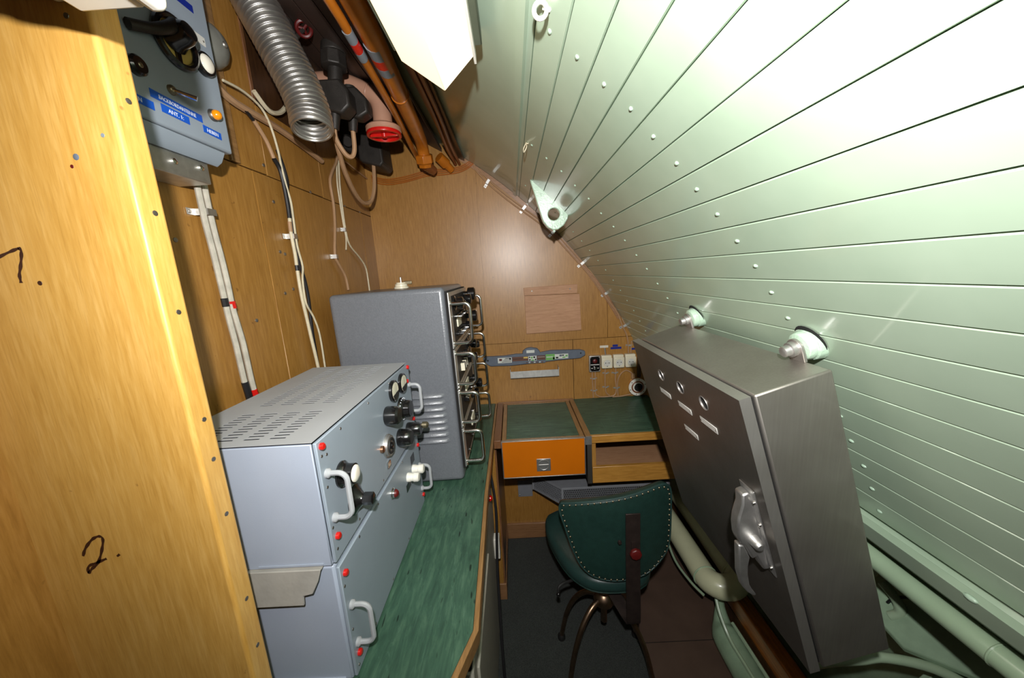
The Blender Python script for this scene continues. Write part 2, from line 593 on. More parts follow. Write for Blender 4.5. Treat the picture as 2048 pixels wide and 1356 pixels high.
# hull liner on the right: planks
wr = empty_struct('wall_right')
A0, A1, NP = 22.33, 48.75, 20
STEP = (A1 - A0) / NP
RIV = MB()
for i in range(NP):
    a, b = A0 + i * STEP + .012, A0 + (i + 1) * STEP - .012
    ch = .035
    sec = [hp(a, HR + .011), hp(a, HR + .0024), hp(a + ch, HR), hp((a + b) / 2, HR), hp(b - ch, HR), hp(b, HR + .0024), hp(b, HR + .011)]
    pk = MB().prism([(x, Y0, z) for x, z in sec], (0, YB - Y0, 0)).build('plank', 'hull', wr, smooth=20)
    mid = (a + b) / 2 + random.uniform(-.05, .05)
    for y in (.112, .552, .992, 1.432):
        x, z = hp(mid, HR)
        nx, nz = -math.cos(R(mid)), -math.sin(R(mid))
        mm = basis((x, y + random.uniform(-.004, .004), z), (0, 1, 0), (-nz, 0, nx)) @ Matrix.Diagonal((1.0, 1.0, .4, 1)) 
        MB(mm).ball((0, 0, 0), .0050, .0034, .006, 10, 6).build('screw_head', 'green_lug', pk)
# cover strip and plain sheet above
sec = [hp(A1 + .02, HR + .01), hp(A1 + .02, HR + .001), hp(A1 + .30, HR - .0005), hp(A1 + .32, HR - .008), hp(A1 + .72, HR - .008), hp(A1 + .76, HR + .001), hp(A1 + .76, HR + .01)]
MB().prism([(x, Y0, z) for x, z in sec], (0, YB - Y0, 0)).build('cover_strip', 'hull', wr, smooth=20)
up = [hp(A1 + .78 + (71 - A1) * i / 14, HR) for i in range(15)]
up2 = [hp(A1 + .78 + (71 - A1) * i / 14, HR + .012) for i in range(15)]
MB().prism([(x, Y0, z) for x, z in up + up2[::-1]], (0, YB - Y0, 0)).build('upper_sheet', 'hull', wr, smooth=20)
dk = [hp(A0 + (A1 + 1 - A0) * i / 20, HR + .012) for i in range(21)]
dk2 = [hp(A0 + (A1 + 1 - A0) * i / 20, HR + .02) for i in range(21)]
MB().prism([(x, Y0, z) for x, z in dk + dk2[::-1]], (0, YB + .02 - Y0, 0)).build('backing', 'hull', wr, smooth=20)
# lower ledge under the planks
lx, lz = hp(A0, HR)
def ld(ang, d):
    return (d * math.cos(R(ang)), 1.46 - d * math.sin(R(ang)))


led = [ld(36.83, .797), ld(36.85, .806), ld(37.5, .806), ld(37.52, .792), ld(38.3, .779), ld(39.6, .812), ld(39.7, .86), ld(36.9, .86)]
MB().prism([(x, Y0, z) for x, z in led], (0, YB - Y0, 0)).build('ledge', 'hull', wr, smooth=20, bevel=.0012)
for y in (.412, .95):
    MB().ball((ld(38.3, .779)[0] + .002, y, ld(38.3, .779)[1] - .001), .004, .009, .004, 10, 6).build('ledge_bolt', 'green_lug', wr)
# outer shell plating below the liner
sh = [hp(-8 + 34 * i / 12, 2.36) for i in range(13)]
sh2 = [hp(-8 + 34 * i / 12, 2.38) for i in range(13)]
MB().prism([(x, Y0, z) for x, z in sh + sh2[::-1]], (0, YB - Y0, 0)).build('shell_plating', 'green_dirty', wr, smooth=20)

# ceiling: dark boards between left wall and hull sheet
ce = empty_struct('ceiling')
for i in range(6):
    x0, x1 = XL - .02 + i * .064, XL - .02 + (i + 1) * .064 - .003
    MB().prism([(x0, Y0, hz(x0) - .03), (x1, Y0, hz(x1) - .03), (x1, Y0, hz(x1) - .012), (x0, Y0, hz(x0) - .012)], (0, YB - Y0, 0)).build('board', 'ceil', ce, bevel=.0015, seg=1)
MB().prism([(-1.2, Y0, 2.215), (XL, Y0, 2.215), (XL, Y0, 2.24), (-1.2, Y0, 2.24)], (0, YB - Y0, 0)).build('board', 'ceil', ce)
MB().prism([(-.245, Y0, hz(-.245) - .002), (-.185, Y0, hz(-.185) - .002), (-.185, Y0, hz(-.185) - .014), (-.245, Y0, hz(-.245) - .02)], (0, YB - Y0 - .0, 0)).build('edge_batten', 'dark_wood', ce)

# partition at the left foreground
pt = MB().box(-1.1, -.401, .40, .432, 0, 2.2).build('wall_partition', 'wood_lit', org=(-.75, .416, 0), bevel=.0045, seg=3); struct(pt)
for z in (1.665, 1.55, 1.437, 1.30, 1.245, 1.165, 1.03, .95):
    MB().lathe((-.401, .418, z), (1, 0, 0), [(0, .0032), (.0006, .003), (.0008, .0012)], 8).build('screw_head', 'steel_dark', pt)
MB().lathe((-.425, .40, 1.735), (0, -1, 0), [(0, .0028), (.0005, .0026)], 8).build('nail_head', 'steel_dark', pt)


for x, z, r, mt in ((-.453, 1.607, .0034, 'sub_grey'), (-.460, 1.598, .0020, 'dark_red'), (-.419, 1.626, .0022, 'grey_band')):
    MB().lathe((x, .3999, z), (0, -1, 0), [(0, r), (.0002, r * .9)], 9).build('paint_speck', mt, pt)


def ribbon(path, w, org_y, parent, name):
    pts = catmull([(x, 0, z) for x, z in path], 5)
    mb = MB(); n = len(pts)
    L = []
    for i, p in enumerate(pts):
        d = (pts[min(i + 1, n - 1)] - pts[max(i - 1, 0)]).normalized()
        s = Vector((-d.z, 0, d.x)) * w * (.75 + .5 * math.sin(i * .7) ** 2) / 2
        L.append((p + s, p - s))
    vs = []
    for a, b in L:
        vs += [(a.x, org_y, a.z), (b.x, org_y, b.z)]
    mb.add(vs, [(2 * i, 2 * i + 1, 2 * i + 3, 2 * i + 2) for i in range(n - 1)])
    return mb.build(name, 'ink', parent, smooth=0)


YI = .3996
ribbon([(-.575, 1.508), (-.555, 1.515), (-.543, 1.5185)], .003, YI, pt, 'handwritten_one')
ribbon([(-.5435, 1.519), (-.5415, 1.515), (-.546, 1.502), (-.5515, 1.49), (-.5525, 1.481)], .0035, YI, pt, 'handwritten_one')
MB().lathe((-.532, .4, 1.4795), (0, -1, 0), [(0, .0027), (.0003, .0025)], 10).build('handwritten_dot', 'ink', pt)
ribbon([(-.585, 1.127), (-.578, 1.139), (-.566, 1.151), (-.556, 1.155), (-.552, 1.1505), (-.558, 1.134), (-.568, 1.116), (-.579, 1.107), (-.585, 1.101), (-.582, 1.111), (-.570, 1.116), (-.555, 1.1215)], .0036, YI, pt, 'handwritten_two')
ribbon([(-.5405, 1.124), (-.536, 1.127)], .0035, YI, pt, 'handwritten_dot')

# ================================================================== DESKS
wt = thing('worktop', 'long green linoleum worktop with oak edge carrying the grey radio units', 'desk', (-.37, 1.05, .0))
edge = [(-.1125, YB - .002), (-.1125, .968), (-.102, .548), (-.13, .469), (-.148, .436)]
top = [(XL + .001, .436), (XL + .001, YB - .002)] + [(x - .011, y) for x, y in edge[:3]] + [(edge[3][0] - .011, edge[3][1] + .004), (edge[4][0] - .011, edge[4][1])]
MB().prism([(x, y, .772) for x, y in top], (0, 0, .028)).build('linoleum_top', 'lino', wt, bevel=.0008, seg=1)
ed = [(x, y) for x, y in edge] + [(x - .0105, y + (.004 if i == 3 else 0)) for i, (x, y) in reversed(list(enumerate(edge)))]
MB().prism([(x, y, .768) for x, y in ed], (0, 0, .0325)).build('edge_lipping', 'wood_edge', wt, bevel=.0015)

pc = thing('desk_pedestal', 'tall oak desk pedestal with brown plinth under the green worktop at the back wall', 'cabinet', (-.37, 1.53, 0))
MB().box(XL + .002, -.115, 1.352, YB - .002, .02, .768).build('body', 'wood_x', pc)
MB().box(XL + .002, -.118, 1.343, 1.352, .09, .768).build('front_panel', 'wood', pc, bevel=.001)
MB().box(-.115, -.107, 1.343, YB - .002, .09, .768).build('side_panel', 'wood_brown_z', pc, bevel=.001)
MB().box(XL + .002, -.104, 1.338, YB - .014, .007, .09).build('plinth', 'wood_brown', pc, bevel=.002)

ug = thing('equipment_case', 'pale grey equipment case with black panel and red lamp under the worktop', 'equipment', (-.35, .98, .006))
MB().box(-.58, -.135, .62, 1.30, .0065, .60).build('case', 'gear', ug, bevel=.006)
MB().box(-.58, -.138, .62, 1.30, .602, .72).build('upper_module', 'black_matt', ug, bevel=.004)
MB().lathe((-.138, 1.17, .64), (1, 0, 0), [(0, .012), (.012, .011), (.018, .004)], 12).build('indicator_lamp', 'red', ug)
MB().box(-.135, -.128, .66, 1.0, .10, .56).build('door', 'gear', ug, bevel=.003)
MB().box(-.135, -.112, 1.22, 1.26, .33, .42).build('junction_box', 'white', ug, bevel=.003)
hc = MB().tube([(-.125, 1.20, .74), (-.11, 1.16, .60), (-.115, 1.10, .40), (-.108, .99, .20), (-.10, .90, .05), (-.12, .80, .015)], .005, 8, 6).build('hanging_cable', 'black_cable')
tag(hc, 'black cable hanging down beside the pale equipment case under the worktop', 'cable')

dk_ = thing('corner_desk', 'oak corner desk with open shelf and orange drop front against the back wall', 'desk', (.28, 1.5, 0))
MB().box(.278, .66, 1.316, YB - .002, .772, .800).build('linoleum_top', 'lino_x', dk_, bevel=.0008, seg=1)
MB().box(.278, .66, 1.302, 1.3155, .768, .8005).build('front_lipping', 'wood_x', dk_, bevel=.002)
MB().box(-.111, -.082, 1.292, 1.70, .772, .806).build('frame_rail', 'wood_brown_z', dk_, bevel=.0015)
MB().box(.2545, .2775, 1.292, 1.70, .772, .806).build('frame_rail', 'wood_edge', dk_, bevel=.0015)
MB().box(-.111, .2775, 1.700, YB - .002, .772, .806).build('frame_rail', 'wood_brown', dk_, bevel=.0015)
MB().box(.2535, .2785, 1.289, 1.2925, .770, .8055).build('corner_bracket', 'alu', dk_)
sf = MB().box(.282, .66, 1.30, 1.316, .592, .664).build('shelf_lip', 'wood_x', dk_, bevel=.002)
MB().box(.282, .66, 1.3165, 1.70, .592, .606).build('shelf_board', 'ply', dk_)
MB().box(.282, .30, 1.3165, 1.70, .607, .770).build('shelf_side', 'wood', dk_)
MB().box(.30, .66, 1.685, 1.70, .607, .770).build('shelf_back', 'ply', dk_)
MB().box(.262, .2805, 1.306, 1.70, .600, .768).build('bracket_plate', 'valve', dk_, bevel=.002)
MB().box(.262, .2805, 1.298, 1.306, .592, .768).build('bracket_plate', 'steel_dark', dk_, bevel=.001)

dr = MB().box(-.076, .248, 1.300, 1.68, .650, .780).build('drop_front_compartment', 'wood_x', dk_)
MB().box(-.060, .232, 1.305, 1.675, .7805, .804).build('lid_linoleum', 'lino_x', dr, bevel=.0006, seg=1)
lb = MB(); lb.box(-.0785, -.0605, 1.294, 1.690, .7805, .8055); lb.box(.2325, .2505, 1.294, 1.690, .7805, .8055); lb.box(-.0605, .2325, 1.676, 1.690, .7805, .8055); lb.box(-.0605, .2325, 1.294, 1.3045, .7805, .8055)
lb.build('lid_border', 'wood_edge', dr, bevel=.001)
of_ = MB().box(-.0775, .2475, 1.281, 1.2935, .650, .8035).build('orange_front', 'orange_front', dr, bevel=.001)
of_['label'] = 'orange laminated drop front'
et = MB(); et.box(-.081, -.0778, 1.279, 1.2938, .646, .806); et.box(.2478, .251, 1.279, 1.2938, .646, .806); et.box(-.0778, .2478, 1.279, 1.2938, .646, .6498); et.box(-.0778, .2478, 1.279, 1.2938, .8037, .8062)
et.build('edge_trim', 'alu', dr, bevel=.0008)
MB().box(.055, .111, 1.2782, 1.2808, .672, .726).build('pull_plate', 'alu', dr, bevel=.0012)
MB().lathe((.083, 1.2780, .699), (0, -1, 0), [(0, .023), (.0012, .023), (.0012, .020), (.0003, .019)], 28).build('pull_rim', 'cast_alu', dr)
MB().box(.0625, .1035, 1.2760, 1.2782, .697, .701).build('pull_bar', 'cast_alu', dr)

# ================================================================== RADIO UNITS ON THE WORKTOP
XF = -.300


def c_handle(p0, p1, out, r, name, mat, parent, foot=0, n=8):
    p0 = Vector(p0); p1 = Vector(p1); out = Vector(out)
    d = (p1 - p0).normalized(); k = out.length * .45
    o = out.normalized()
    pts = [p0, p0 + out - o * k]
    for i in range(1, 6):
        t = math.pi / 2 * i / 6
        pts.append(p0 + out - o * k + o * k * math.sin(t) + d * k * (1 - math.cos(t)))
    pts += [p0 + out + d * k, p1 + out - d * k]
    for i in range(1, 6):
        t = math.pi / 2 * i / 6
        pts.append(p1 + out - d * k + d * k * math.sin(t) - o * k * (1 - math.cos(t)))
    pts += [p1 + out - o * k, p1]
    h = MB().tube(pts, r, n, 1)
    if foot:
        for p in (p0, p1):
            h.lathe(p, out, [(0, foot), (.004, foot), (.007, r)], 12)
    return h.build(name, mat, parent)


def knob(p, ax, r, h, name, mat, parent, skirt=0, flute=0, n=20):
    mb = MB()
    if skirt:
        mb.lathe(p, ax, [(0, skirt), (.002, skirt), (h * .35, r * 1.02)], n)
        mb.lathe(Vector(p) + Vector(ax).normalized() * h * .3, ax, [(0, r), (h * .65, r * .95), (h * .7, r * .8)], n)
    else:
        mb.lathe(p, ax, [(0, r), (h * .1, r * 1.04), (h * .85, r * .96), (h, r * .78)], n)
    return mb.build(name, mat, parent, smooth=35)


# --- lower unit
lu = thing('power_unit', 'lower blue grey radio cabinet with plain front and white fuse caps', 'radio unit', (-.43, .71, .80))
MB().box(-.56, XF - .006, .474, .940, .801, 1.024).build('case', 'amp', lu, bevel=.004)
MB().box(XF - .0058, XF, .477, .942, .804, 1.018).build('front_panel', 'amp_panel', lu, bevel=.0015)
MB().box(-.55, XF - .018, .4705, .4742, .803, .808).build('bottom_seam', 'amp', lu)
c_handle((XF, .492, .932), (XF, .492, .856), (.030, 0, 0), .0042, 'handle', 'amp_top', lu, .0075)
c_handle((XF, .926, .930), (XF, .926, .856), (.030, 0, 0), .0042, 'handle', 'amp_top', lu, .0075)
for y, z in ((.489, .997), (.491, .836), (.932, .990), (.932, .832)):
    MB().lathe((XF, y, z), (1, 0, 0), [(0, .0056), (.004, .0056), (.0055, .004)], 12).build('captive_screw', 'red', lu)
for y, z in ((.483, .977), (.485, .89), (.486, .816), (.56, .812), (.66, .812), (.78, .812), (.88, .812), (.55, 1.012), (.64, 1.012), (.80, 1.012)):
    MB().lathe((XF, y, z), (1, 0, 0), [(0, .0024), (.0008, .0022)], 8).build('panel_screw', 'steel_dark', lu)
for y, z in ((.825, .955), (.872, .950)):
    f_ = MB().lathe((XF, y, z), (1, 0, 0), [(0, .012), (.008, .012), (.008, .0105), (.016, .0105), (.017, .0122), (.027, .0122), (.030, .0095)], 18).build('fuse_cap', 'white', lu)
    MB().box(XF, XF + .0008, y - .018, y + .018, z - .005 - .028, z - .014).build('label_strip', 'black', lu)
MB().box(XF, XF + .0008, .862, .892, .966, .99).build('label_strip', 'black', lu)
MB().lathe((XF, .714, .985), (1, 0, 0), [(0, .012), (.003, .012), (.004, .0095), (.008, .0095)], 16).build('lamp_bezel', 'chrome', lu)
MB().ball((XF + .008, .714, .985), .008, .0092, .0092, 12, 8).build('red_lens', 'dark_red', lu)

# --- upper unit
uu = thing('receiver_unit', 'upper blue grey radio cabinet with slotted lid, meters and black knobs', 'radio unit', (-.43, .71, 1.028))
ca = MB()
ca.box(-.56, XF - .006, .470, .474, 1.028, 1.232); ca.box(-.56, XF - .006, .926, .930, 1.028, 1.232); ca.box(-.56, -.556, .474, .926, 1.028, 1.232); ca.box(-.556, XF - .006, .474, .926, 1.028, 1.032)
ca.build('case', 'amp', uu, bevel=.001, seg=1)
# lid with real slots
xs = [-.56]
for x in (-.502, -.461, -.420, -.380):
    xs += [x, x + .025]
xs += [XF - .004]
ys = [.470]
ROWS = [.490 + i * .0103 for i in range(11)] + [.640 + i * .0103 for i in range(26)]
for y in ROWS:
    ys += [y, y + .0044]
ys += [.930]
lid = MB()
vi = {}
for a, x in enumerate(xs):
    for b, y in enumerate(ys):
        for k_, z in ((0, 1.2348), (1, 1.2355)):
            vi[a, b, k_] = len(lid.v); lid.v.append(Vector((x, y, z)))
hole = lambda a, b: a % 2 == 1 and b % 2 == 1 and a < len(xs) - 2 and b < len(ys) - 2
NA, NB = len(xs) - 1, len(ys) - 1
for a in range(NA):
    for b in range(NB):
        if hole(a, b):
            continue
        lid.f.append((vi[a, b, 1], vi[a + 1, b, 1], vi[a + 1, b + 1, 1], vi[a, b + 1, 1]))
        lid.f.append((vi[a, b, 0], vi[a, b + 1, 0], vi[a + 1, b + 1, 0], vi[a + 1, b, 0]))
        for da, db, e in ((-1, 0, ((a, b), (a, b + 1))), (1, 0, ((a + 1, b), (a + 1, b + 1))), (0, -1, ((a, b), (a + 1, b))), (0, 1, ((a, b + 1), (a + 1, b + 1)))):
            na, nb = a + da, b + db
            if na < 0 or nb < 0 or na >= NA or nb >= NB or hole(na, nb):
                lid.f.append((vi[e[0] + (0,)], vi[e[1] + (0,)], vi[e[1] + (1,)], vi[e[0] + (1,)]))
lid.build('slotted_lid', 'amp_top', uu, smooth=0)
MB().box(-.5555, XF - .0065, .4745, .9255, 1.16, 1.229).build('dark_liner', 'dark_void', uu)  # added dark block under the slots; its black paints the shade inside
MB().box(XF - .0058, XF, .473, .934, 1.030, 1.232).build('front_panel', 'amp_panel', uu, bevel=.0015)
MB().box(-.42, -.318, .4685, .4698, 1.031, 1.034).build('bottom_seam', 'amp', uu)
c_handle((XF, .487, 1.176), (XF, .487, 1.100), (.030, 0, 0), .0042, 'handle', 'amp_top', uu, .0075)
c_handle((XF, .918, 1.176), (XF, .918, 1.100), (.030, 0, 0), .0042, 'handle', 'amp_top', uu, .0075)
for y, z in ((.484, 1.222), (.486, 1.068), (.922, 1.224), (.922, 1.075), (.905, 1.19)):
    MB().lathe((XF, y, z), (1, 0, 0), [(0, .0056), (.004, .0056), (.0055, .004)], 12).build('captive_screw', 'red', uu)
for y, z in ((.482, 1.207), (.495, 1.203), (.483, 1.155), (.479, 1.088), (.482, 1.048), (.56, 1.04), (.68, 1.04), (.545, 1.222), (.66, 1.222), (.78, 1.224)):
    MB().lathe((XF, y, z), (1, 0, 0), [(0, .0024), (.0008, .0022)], 8).build('panel_screw', 'steel_dark', uu)
pl2 = MB().lathe((XF, .527, 1.150), (1, 0, 0), [(0, .0215), (.003, .0215), (.006, .018), (.012, .0165), (.022, .0165), (.0225, .0145)], 28).build('pilot_lamp', 'black', uu)
MB().lathe((XF + .0222, .527, 1.150), (1, 0, 0), [(0, .0142), (.002, .0138), (.004, .011), (.0048, .006)], 24).build('lamp_lens', 'opal_bulb', pl2)
dkn = MB().lathe((XF, .556, 1.083), (1, 0, 0), [(0, .0265), (.0015, .0265), (.006, .019), (.014, .0105), (.017, .0100)], 28).build('dial_knob', 'black', uu)
MB().lathe((XF + .0165, .556, 1.083), (1, 0, 0), [(0, .0112), (.016, .0108), (.017, .009)], 6).build('knob_grip', 'black', dkn)
MB().prism([(XF + .0022, .536, 1.086), (XF + .0022, .536, 1.080), (XF + .0072, .547, 1.083)], (.0006, 0, 0)).build('pointer_mark', 'tape_text', dkn)
for y, z in ((.796, 1.200), (.862, 1.198)):
    mt_ = MB().lathe((XF, y, z), (1, 0, 0), [(0, .026), (.006, .026), (.008, .0235), (.0075, .0215)], 28).build('panel_meter', 'black', uu)
    MB().lathe((XF + .0074, y, z), (1, 0, 0), [(0, .0205), (.0004, .0205)], 24).build('meter_face', 'meterface', mt_)
    MB().prism([(XF + .008, y + .0205 * math.cos(t), z + .0205 * math.sin(t)) for t in [R(200 + i * 150 / 8) for i in range(9)]], (.0006, 0, 0)).build('meter_mask', 'black_matt', mt_)
    MB().prism([(XF + .0081, y - .001, z - .006), (XF + .0081, y + .0005, z - .006), (XF + .0081, y + .006, z + .016)], (.0003, 0, 0)).build('needle', 'black', mt_)
knob((XF, .742, 1.160), (1, 0, 0), .021, .030, 'tuning_knob', 'black', uu)
vk = MB().lathe((XF, .838, 1.138), (1, 0, 0), [(0, .029), (.003, .029), (.010, .024), (.012, .022), (.024, .021), (.026, .019)], 32).build('vernier_dial', 'black', uu)
for i in range(20):
    t = R(18 * i)
    MB().box(XF + .0055, XF + .0075, .838 + .0265 * math.cos(t) - .0006, .838 + .0265 * math.cos(t) + .0006, 1.138 + .0265 * math.sin(t) - .0012, 1.138 + .0265 * math.sin(t) + .0012).build('dial_tick', 'tape_text', vk)
knob((XF, .800, 1.078), (1, 0, 0), .021, .032, 'selector_knob', 'black', uu)
knob((XF, .868, 1.068), (1, 0, 0), .018, .036, 'selector_knob', 'black', uu)
MB().lathe((XF + .03, .905, 1.062), (1, 0, 0), [(0, .009), (.012, .009), (.016, .005)], 14).build('plug', 'brass', uu)
ck = MB().lathe((XF, .722, 1.098), (1, 0, 0), [(0, .026), (.004, .026), (.004, .023), (.009, .023), (.010, .019), (.009, .017)], 14).build('crank_dial', 'cast_alu', uu)
MB().torus((XF + .010, .722, 1.098), (1, 0, 0), .0155, .0028, 20, 6).build('dial_groove', 'black_matt', ck)
MB().lathe((XF + .006, .722, 1.098), (1, 0, 0), [(0, .008), (.008, .007), (.009, .004)], 14).build('hub', 'black', ck)
MB().lathe((XF, .690, 1.106), (1, 0, 0), [(0, .0075), (.006, .0075), (.007, .005)], 12).build('thumb_screw', 'copper', uu)
MB().box(XF, XF + .004, .705, .722, 1.052, 1.064).build('latch', 'chrome', uu)

fs_ = MB()
prof = [(-.50, 1.030), (-.320, 1.029), (-.326, 1.010), (-.337, .989), (-.352, .986), (-.353, .970), (-.50, .970)]
fs_.prism([(x, .4655 - .004 * (1.03 - z) / .06, z) for x, z in prof], (0, -.0035, 0))
fs_.box(-.50, -.321, .462, .4735, 1.0248, 1.0278)
fo_ = fs_.build('foam_sheet', 'felt', bevel=.001)
tag(fo_, 'torn grey foam sheet hanging out between the two blue grey radio cabinets', 'foam sheet')
# the sheet passes between both cabinets: small bracket behind it
# --- tall rack
ra = thing('receiver_rack', 'tall grey hammered metal radio rack with chrome handles and side louvres', 'radio rack', (-.36, 1.21, .80))
TM = Matrix.Translation((-.535, 0, .801)) @ Matrix.Rotation(R(-.9), 4, 'Y') @ Matrix.Translation((.535, 0, -.801))
XR = -.176
MB(TM).box(-.535, XR - .016, 1.03, 1.40, .802, 1.425).build('case', 'hammer', ra, bevel=.014, seg=4)
MB(TM).box(XR - .0155, XR - .006, 1.034, 1.396, .845, 1.412).build('front_frame', 'dark_void', ra)
units = ((1.240, 1.408), (1.113, 1.237), (.987, 1.110), (.855, .984))
for ui, (z0, z1) in enumerate(units):
    pn = MB(TM).box(XR - .0058, XR - .002, 1.022, 1.404, z0, z1).build('unit_panel', 'alu', ra, bevel=.0008, seg=1)
    MB(TM).box(XR - .0019, XR - .0012, 1.055, 1.372, z0 + .012, z1 - .012).build('panel_field', 'black_matt', pn)
    h0, h1 = ((1.374, 1.255), (1.222, 1.126), (1.097, 1.001), (.970, .868))[ui]
    for y in (1.036, 1.390):
        h = MB(TM)
        o = Vector((.056, 0, 0)); k = .016
        p0, p1 = Vector((XR - .002, y, h0)), Vector((XR - .002, y, h1))
        pts = [p0, p0 + Vector((.040, 0, 0))] + [p0 + Vector((.040 + k * math.sin(t), 0, -k * (1 - math.cos(t)))) for t in (R(22), R(45), R(67), R(90))]
        pts += [p1 + Vector((.040 + k * math.cos(t), 0, k * (1 - math.sin(t)))) for t in (R(0), R(22), R(45), R(67), R(90))] + [p1]
        h.tube(pts, .0052, 10, 1)
        for p in (p0, p1):
            h.lathe(p, (1, 0, 0), [(0, .0075), (.003, .0075), (.004, .005)], 12)
        h.build('handle', 'chrome', ra)
        for z in (h0 + .010, h1 - .008):
            MB(TM).lathe((XR - .002, y - .008 if y < 1.2 else y + .008, z), (1, 0, 0), [(0, .004), (.003, .0038), (.004, .002)], 8).build('rack_screw', 'chrome', ra)
rr = random.Random(3)
# controls row by row
for (y, z, r, h, sk) in ((1.33, 1.385, .024, .045, 0), (1.35, 1.30, .022, .042, 0), (1.10, 1.37, .019, .03, .024), (1.19, 1.36, .014, .024, .018), (1.26, 1.37, .018, .036, 0), (1.24, 1.28, .014, .03, 0),
                        (1.30, 1.20, .016, .035, .024), (1.355, 1.185, .014, .040, 0), (1.21, 1.17, .020, .026, 0), (1.34, 1.14, .016, .03, 0), (1.15, 1.20, .012, .022, 0),
                        (1.345, 1.03, .018, .038, 0), (1.28, 1.07, .014, .026, 0), (1.23, 1.02, .012, .02, 0), (1.30, .99 + .02, .012, .028, 0), (1.34, .90, .012, .02, 0)):
    mb = MB(TM)
    if sk:
        mb.lathe((XR - .001, y, z), (1, 0, 0), [(0, sk), (.003, sk), (.006, r)], 18)
    mb.lathe((XR - .001, y, z), (1, 0, 0), [(0, r * .45), (h * .35, r * .45), (h * .36, r * .9), (h * .42, r), (h * .9, r), (h, r * .75)], 20)
    mb.build('control_knob', 'black', ra)
for i in range(14):
    y, z = 1.09 + (i % 7) * .026, 1.33 - (i // 7) * .055
    MB(TM).lathe((XR - .001, y, z), (1, 0, 0), [(0, .007), (.010, .007), (.011, .004), (.022, .003)], 10).build('toggle_switch', 'chrome' if i % 3 == 0 else 'black', ra)
for i in range(6):
    MB(TM).box(XR - .001, XR + .012, 1.10 + i * .018, 1.112 + i * .018, 1.150, 1.175).build('push_key', 'black' if i % 2 else 'ivory', ra, bevel=.001)
for i in range(6):
    MB(TM).box(XR - .001, XR + .016, 1.10 + i * .022, 1.115 + i * .022, 1.045, 1.058).build('push_key', 'chrome' if i % 2 else 'black', ra, bevel=.001)
for y, z in ((1.11, 1.31), (1.14, 1.08), (1.20, .93)):
    w = MB(TM).box(XR - .001, XR + .004, y, y + .075, z - .016, z + .016).build('dial_window', 'meterface', ra, bevel=.001)
for i in range(5):
    MB(TM).lathe((XR - .001, 1.10 + i * .055, .875 + (i % 2) * .07), (1, 0, 0), [(0, .005), (.004, .005), (.005, .003)], 8).build('panel_screw', 'chrome', ra)
for i in range(8):
    z = 1.105 - i * .0213
    x1_ = -.222
    MB(TM).add([(-.36, 1.0298, z), (x1_ - .012, 1.0298, z), (x1_ - .012, 1.021, z - .005), (-.36, 1.021, z - .005), (-.36, 1.0195, z - .013), (x1_ - .012, 1.0195, z - .013), (x1_, 1.0298, z - .013), (x1_ - .002, 1.0298, z - .004), (-.37, 1.0298, z - .013), (-.368, 1.0298, z - .004)],
               [(0, 1, 2, 3), (3, 2, 5, 4), (1, 7, 2), (7, 6, 5, 2), (4, 5, 6, 8), (0, 3, 9), (9, 3, 4, 8), (0, 9, 8, 6, 7, 1)]).build('louvre', 'hammer', ra, smooth=50)
# terminal post on top of the rack
tm = thing('antenna_terminal', 'white ceramic antenna terminal with wing nut on top of the grey rack', 'insulator', (-.405, 1.29, 1.42))
tz = 1.4262
MB().lathe((-.405, 1.29, tz), (0, 0, 1), [(0, .026), (.006, .026), (.008, .022), (.016, .022), (.018, .017), (.022, .017)], 20).build('ceramic_base', 'ivory', tm)
MB().lathe((-.405, 1.29, tz + .022), (0, 0, 1), [(0, .004), (.018, .004), (.02, .002)], 8).build('stud', 'steel', tm)
MB().box(-.395, -.365, 1.288, 1.292, tz + .014, tz + .026).build('wing_nut', 'brass', tm, bevel=.002)

# ================================================================== STAINLESS CABINET
sc_ = thing('steel_cabinet', 'tilted stainless steel cabinet with three round ports and a lever latch on the hull', 'cabinet', (.50, .735, .74))
ang = R(16.9)
U = Vector((math.cos(ang), 0, math.sin(ang))); Dn = Vector((math.sin(ang), 0, -math.cos(ang)))
B0 = Vector((.353, .500, 1.257))
KC = .955
B0 = Vector((B0.x * KC, B0.y * KC, 1.46 + (B0.z - 1.46) * KC))
CM = Matrix(((U.x, 0, Dn.x, B0.x), (0, 1, 0, B0.y), (U.z, 0, Dn.z, B0.z), (0, 0, 0, 1))) @ Matrix.Diagonal((KC, KC, KC, 1))   # local: x depth, y along hull, z down
MB(CM).box(0, .118, 0, .468, 0, .541).build('body', 'steel', sc_, bevel=.003)
MB(CM).box(-.0075, -.0002, .006, .462, .006, .535).build('gap_shade', 'black_matt', sc_)  # dark filler in the door recess; its black stands in for the gap's shade
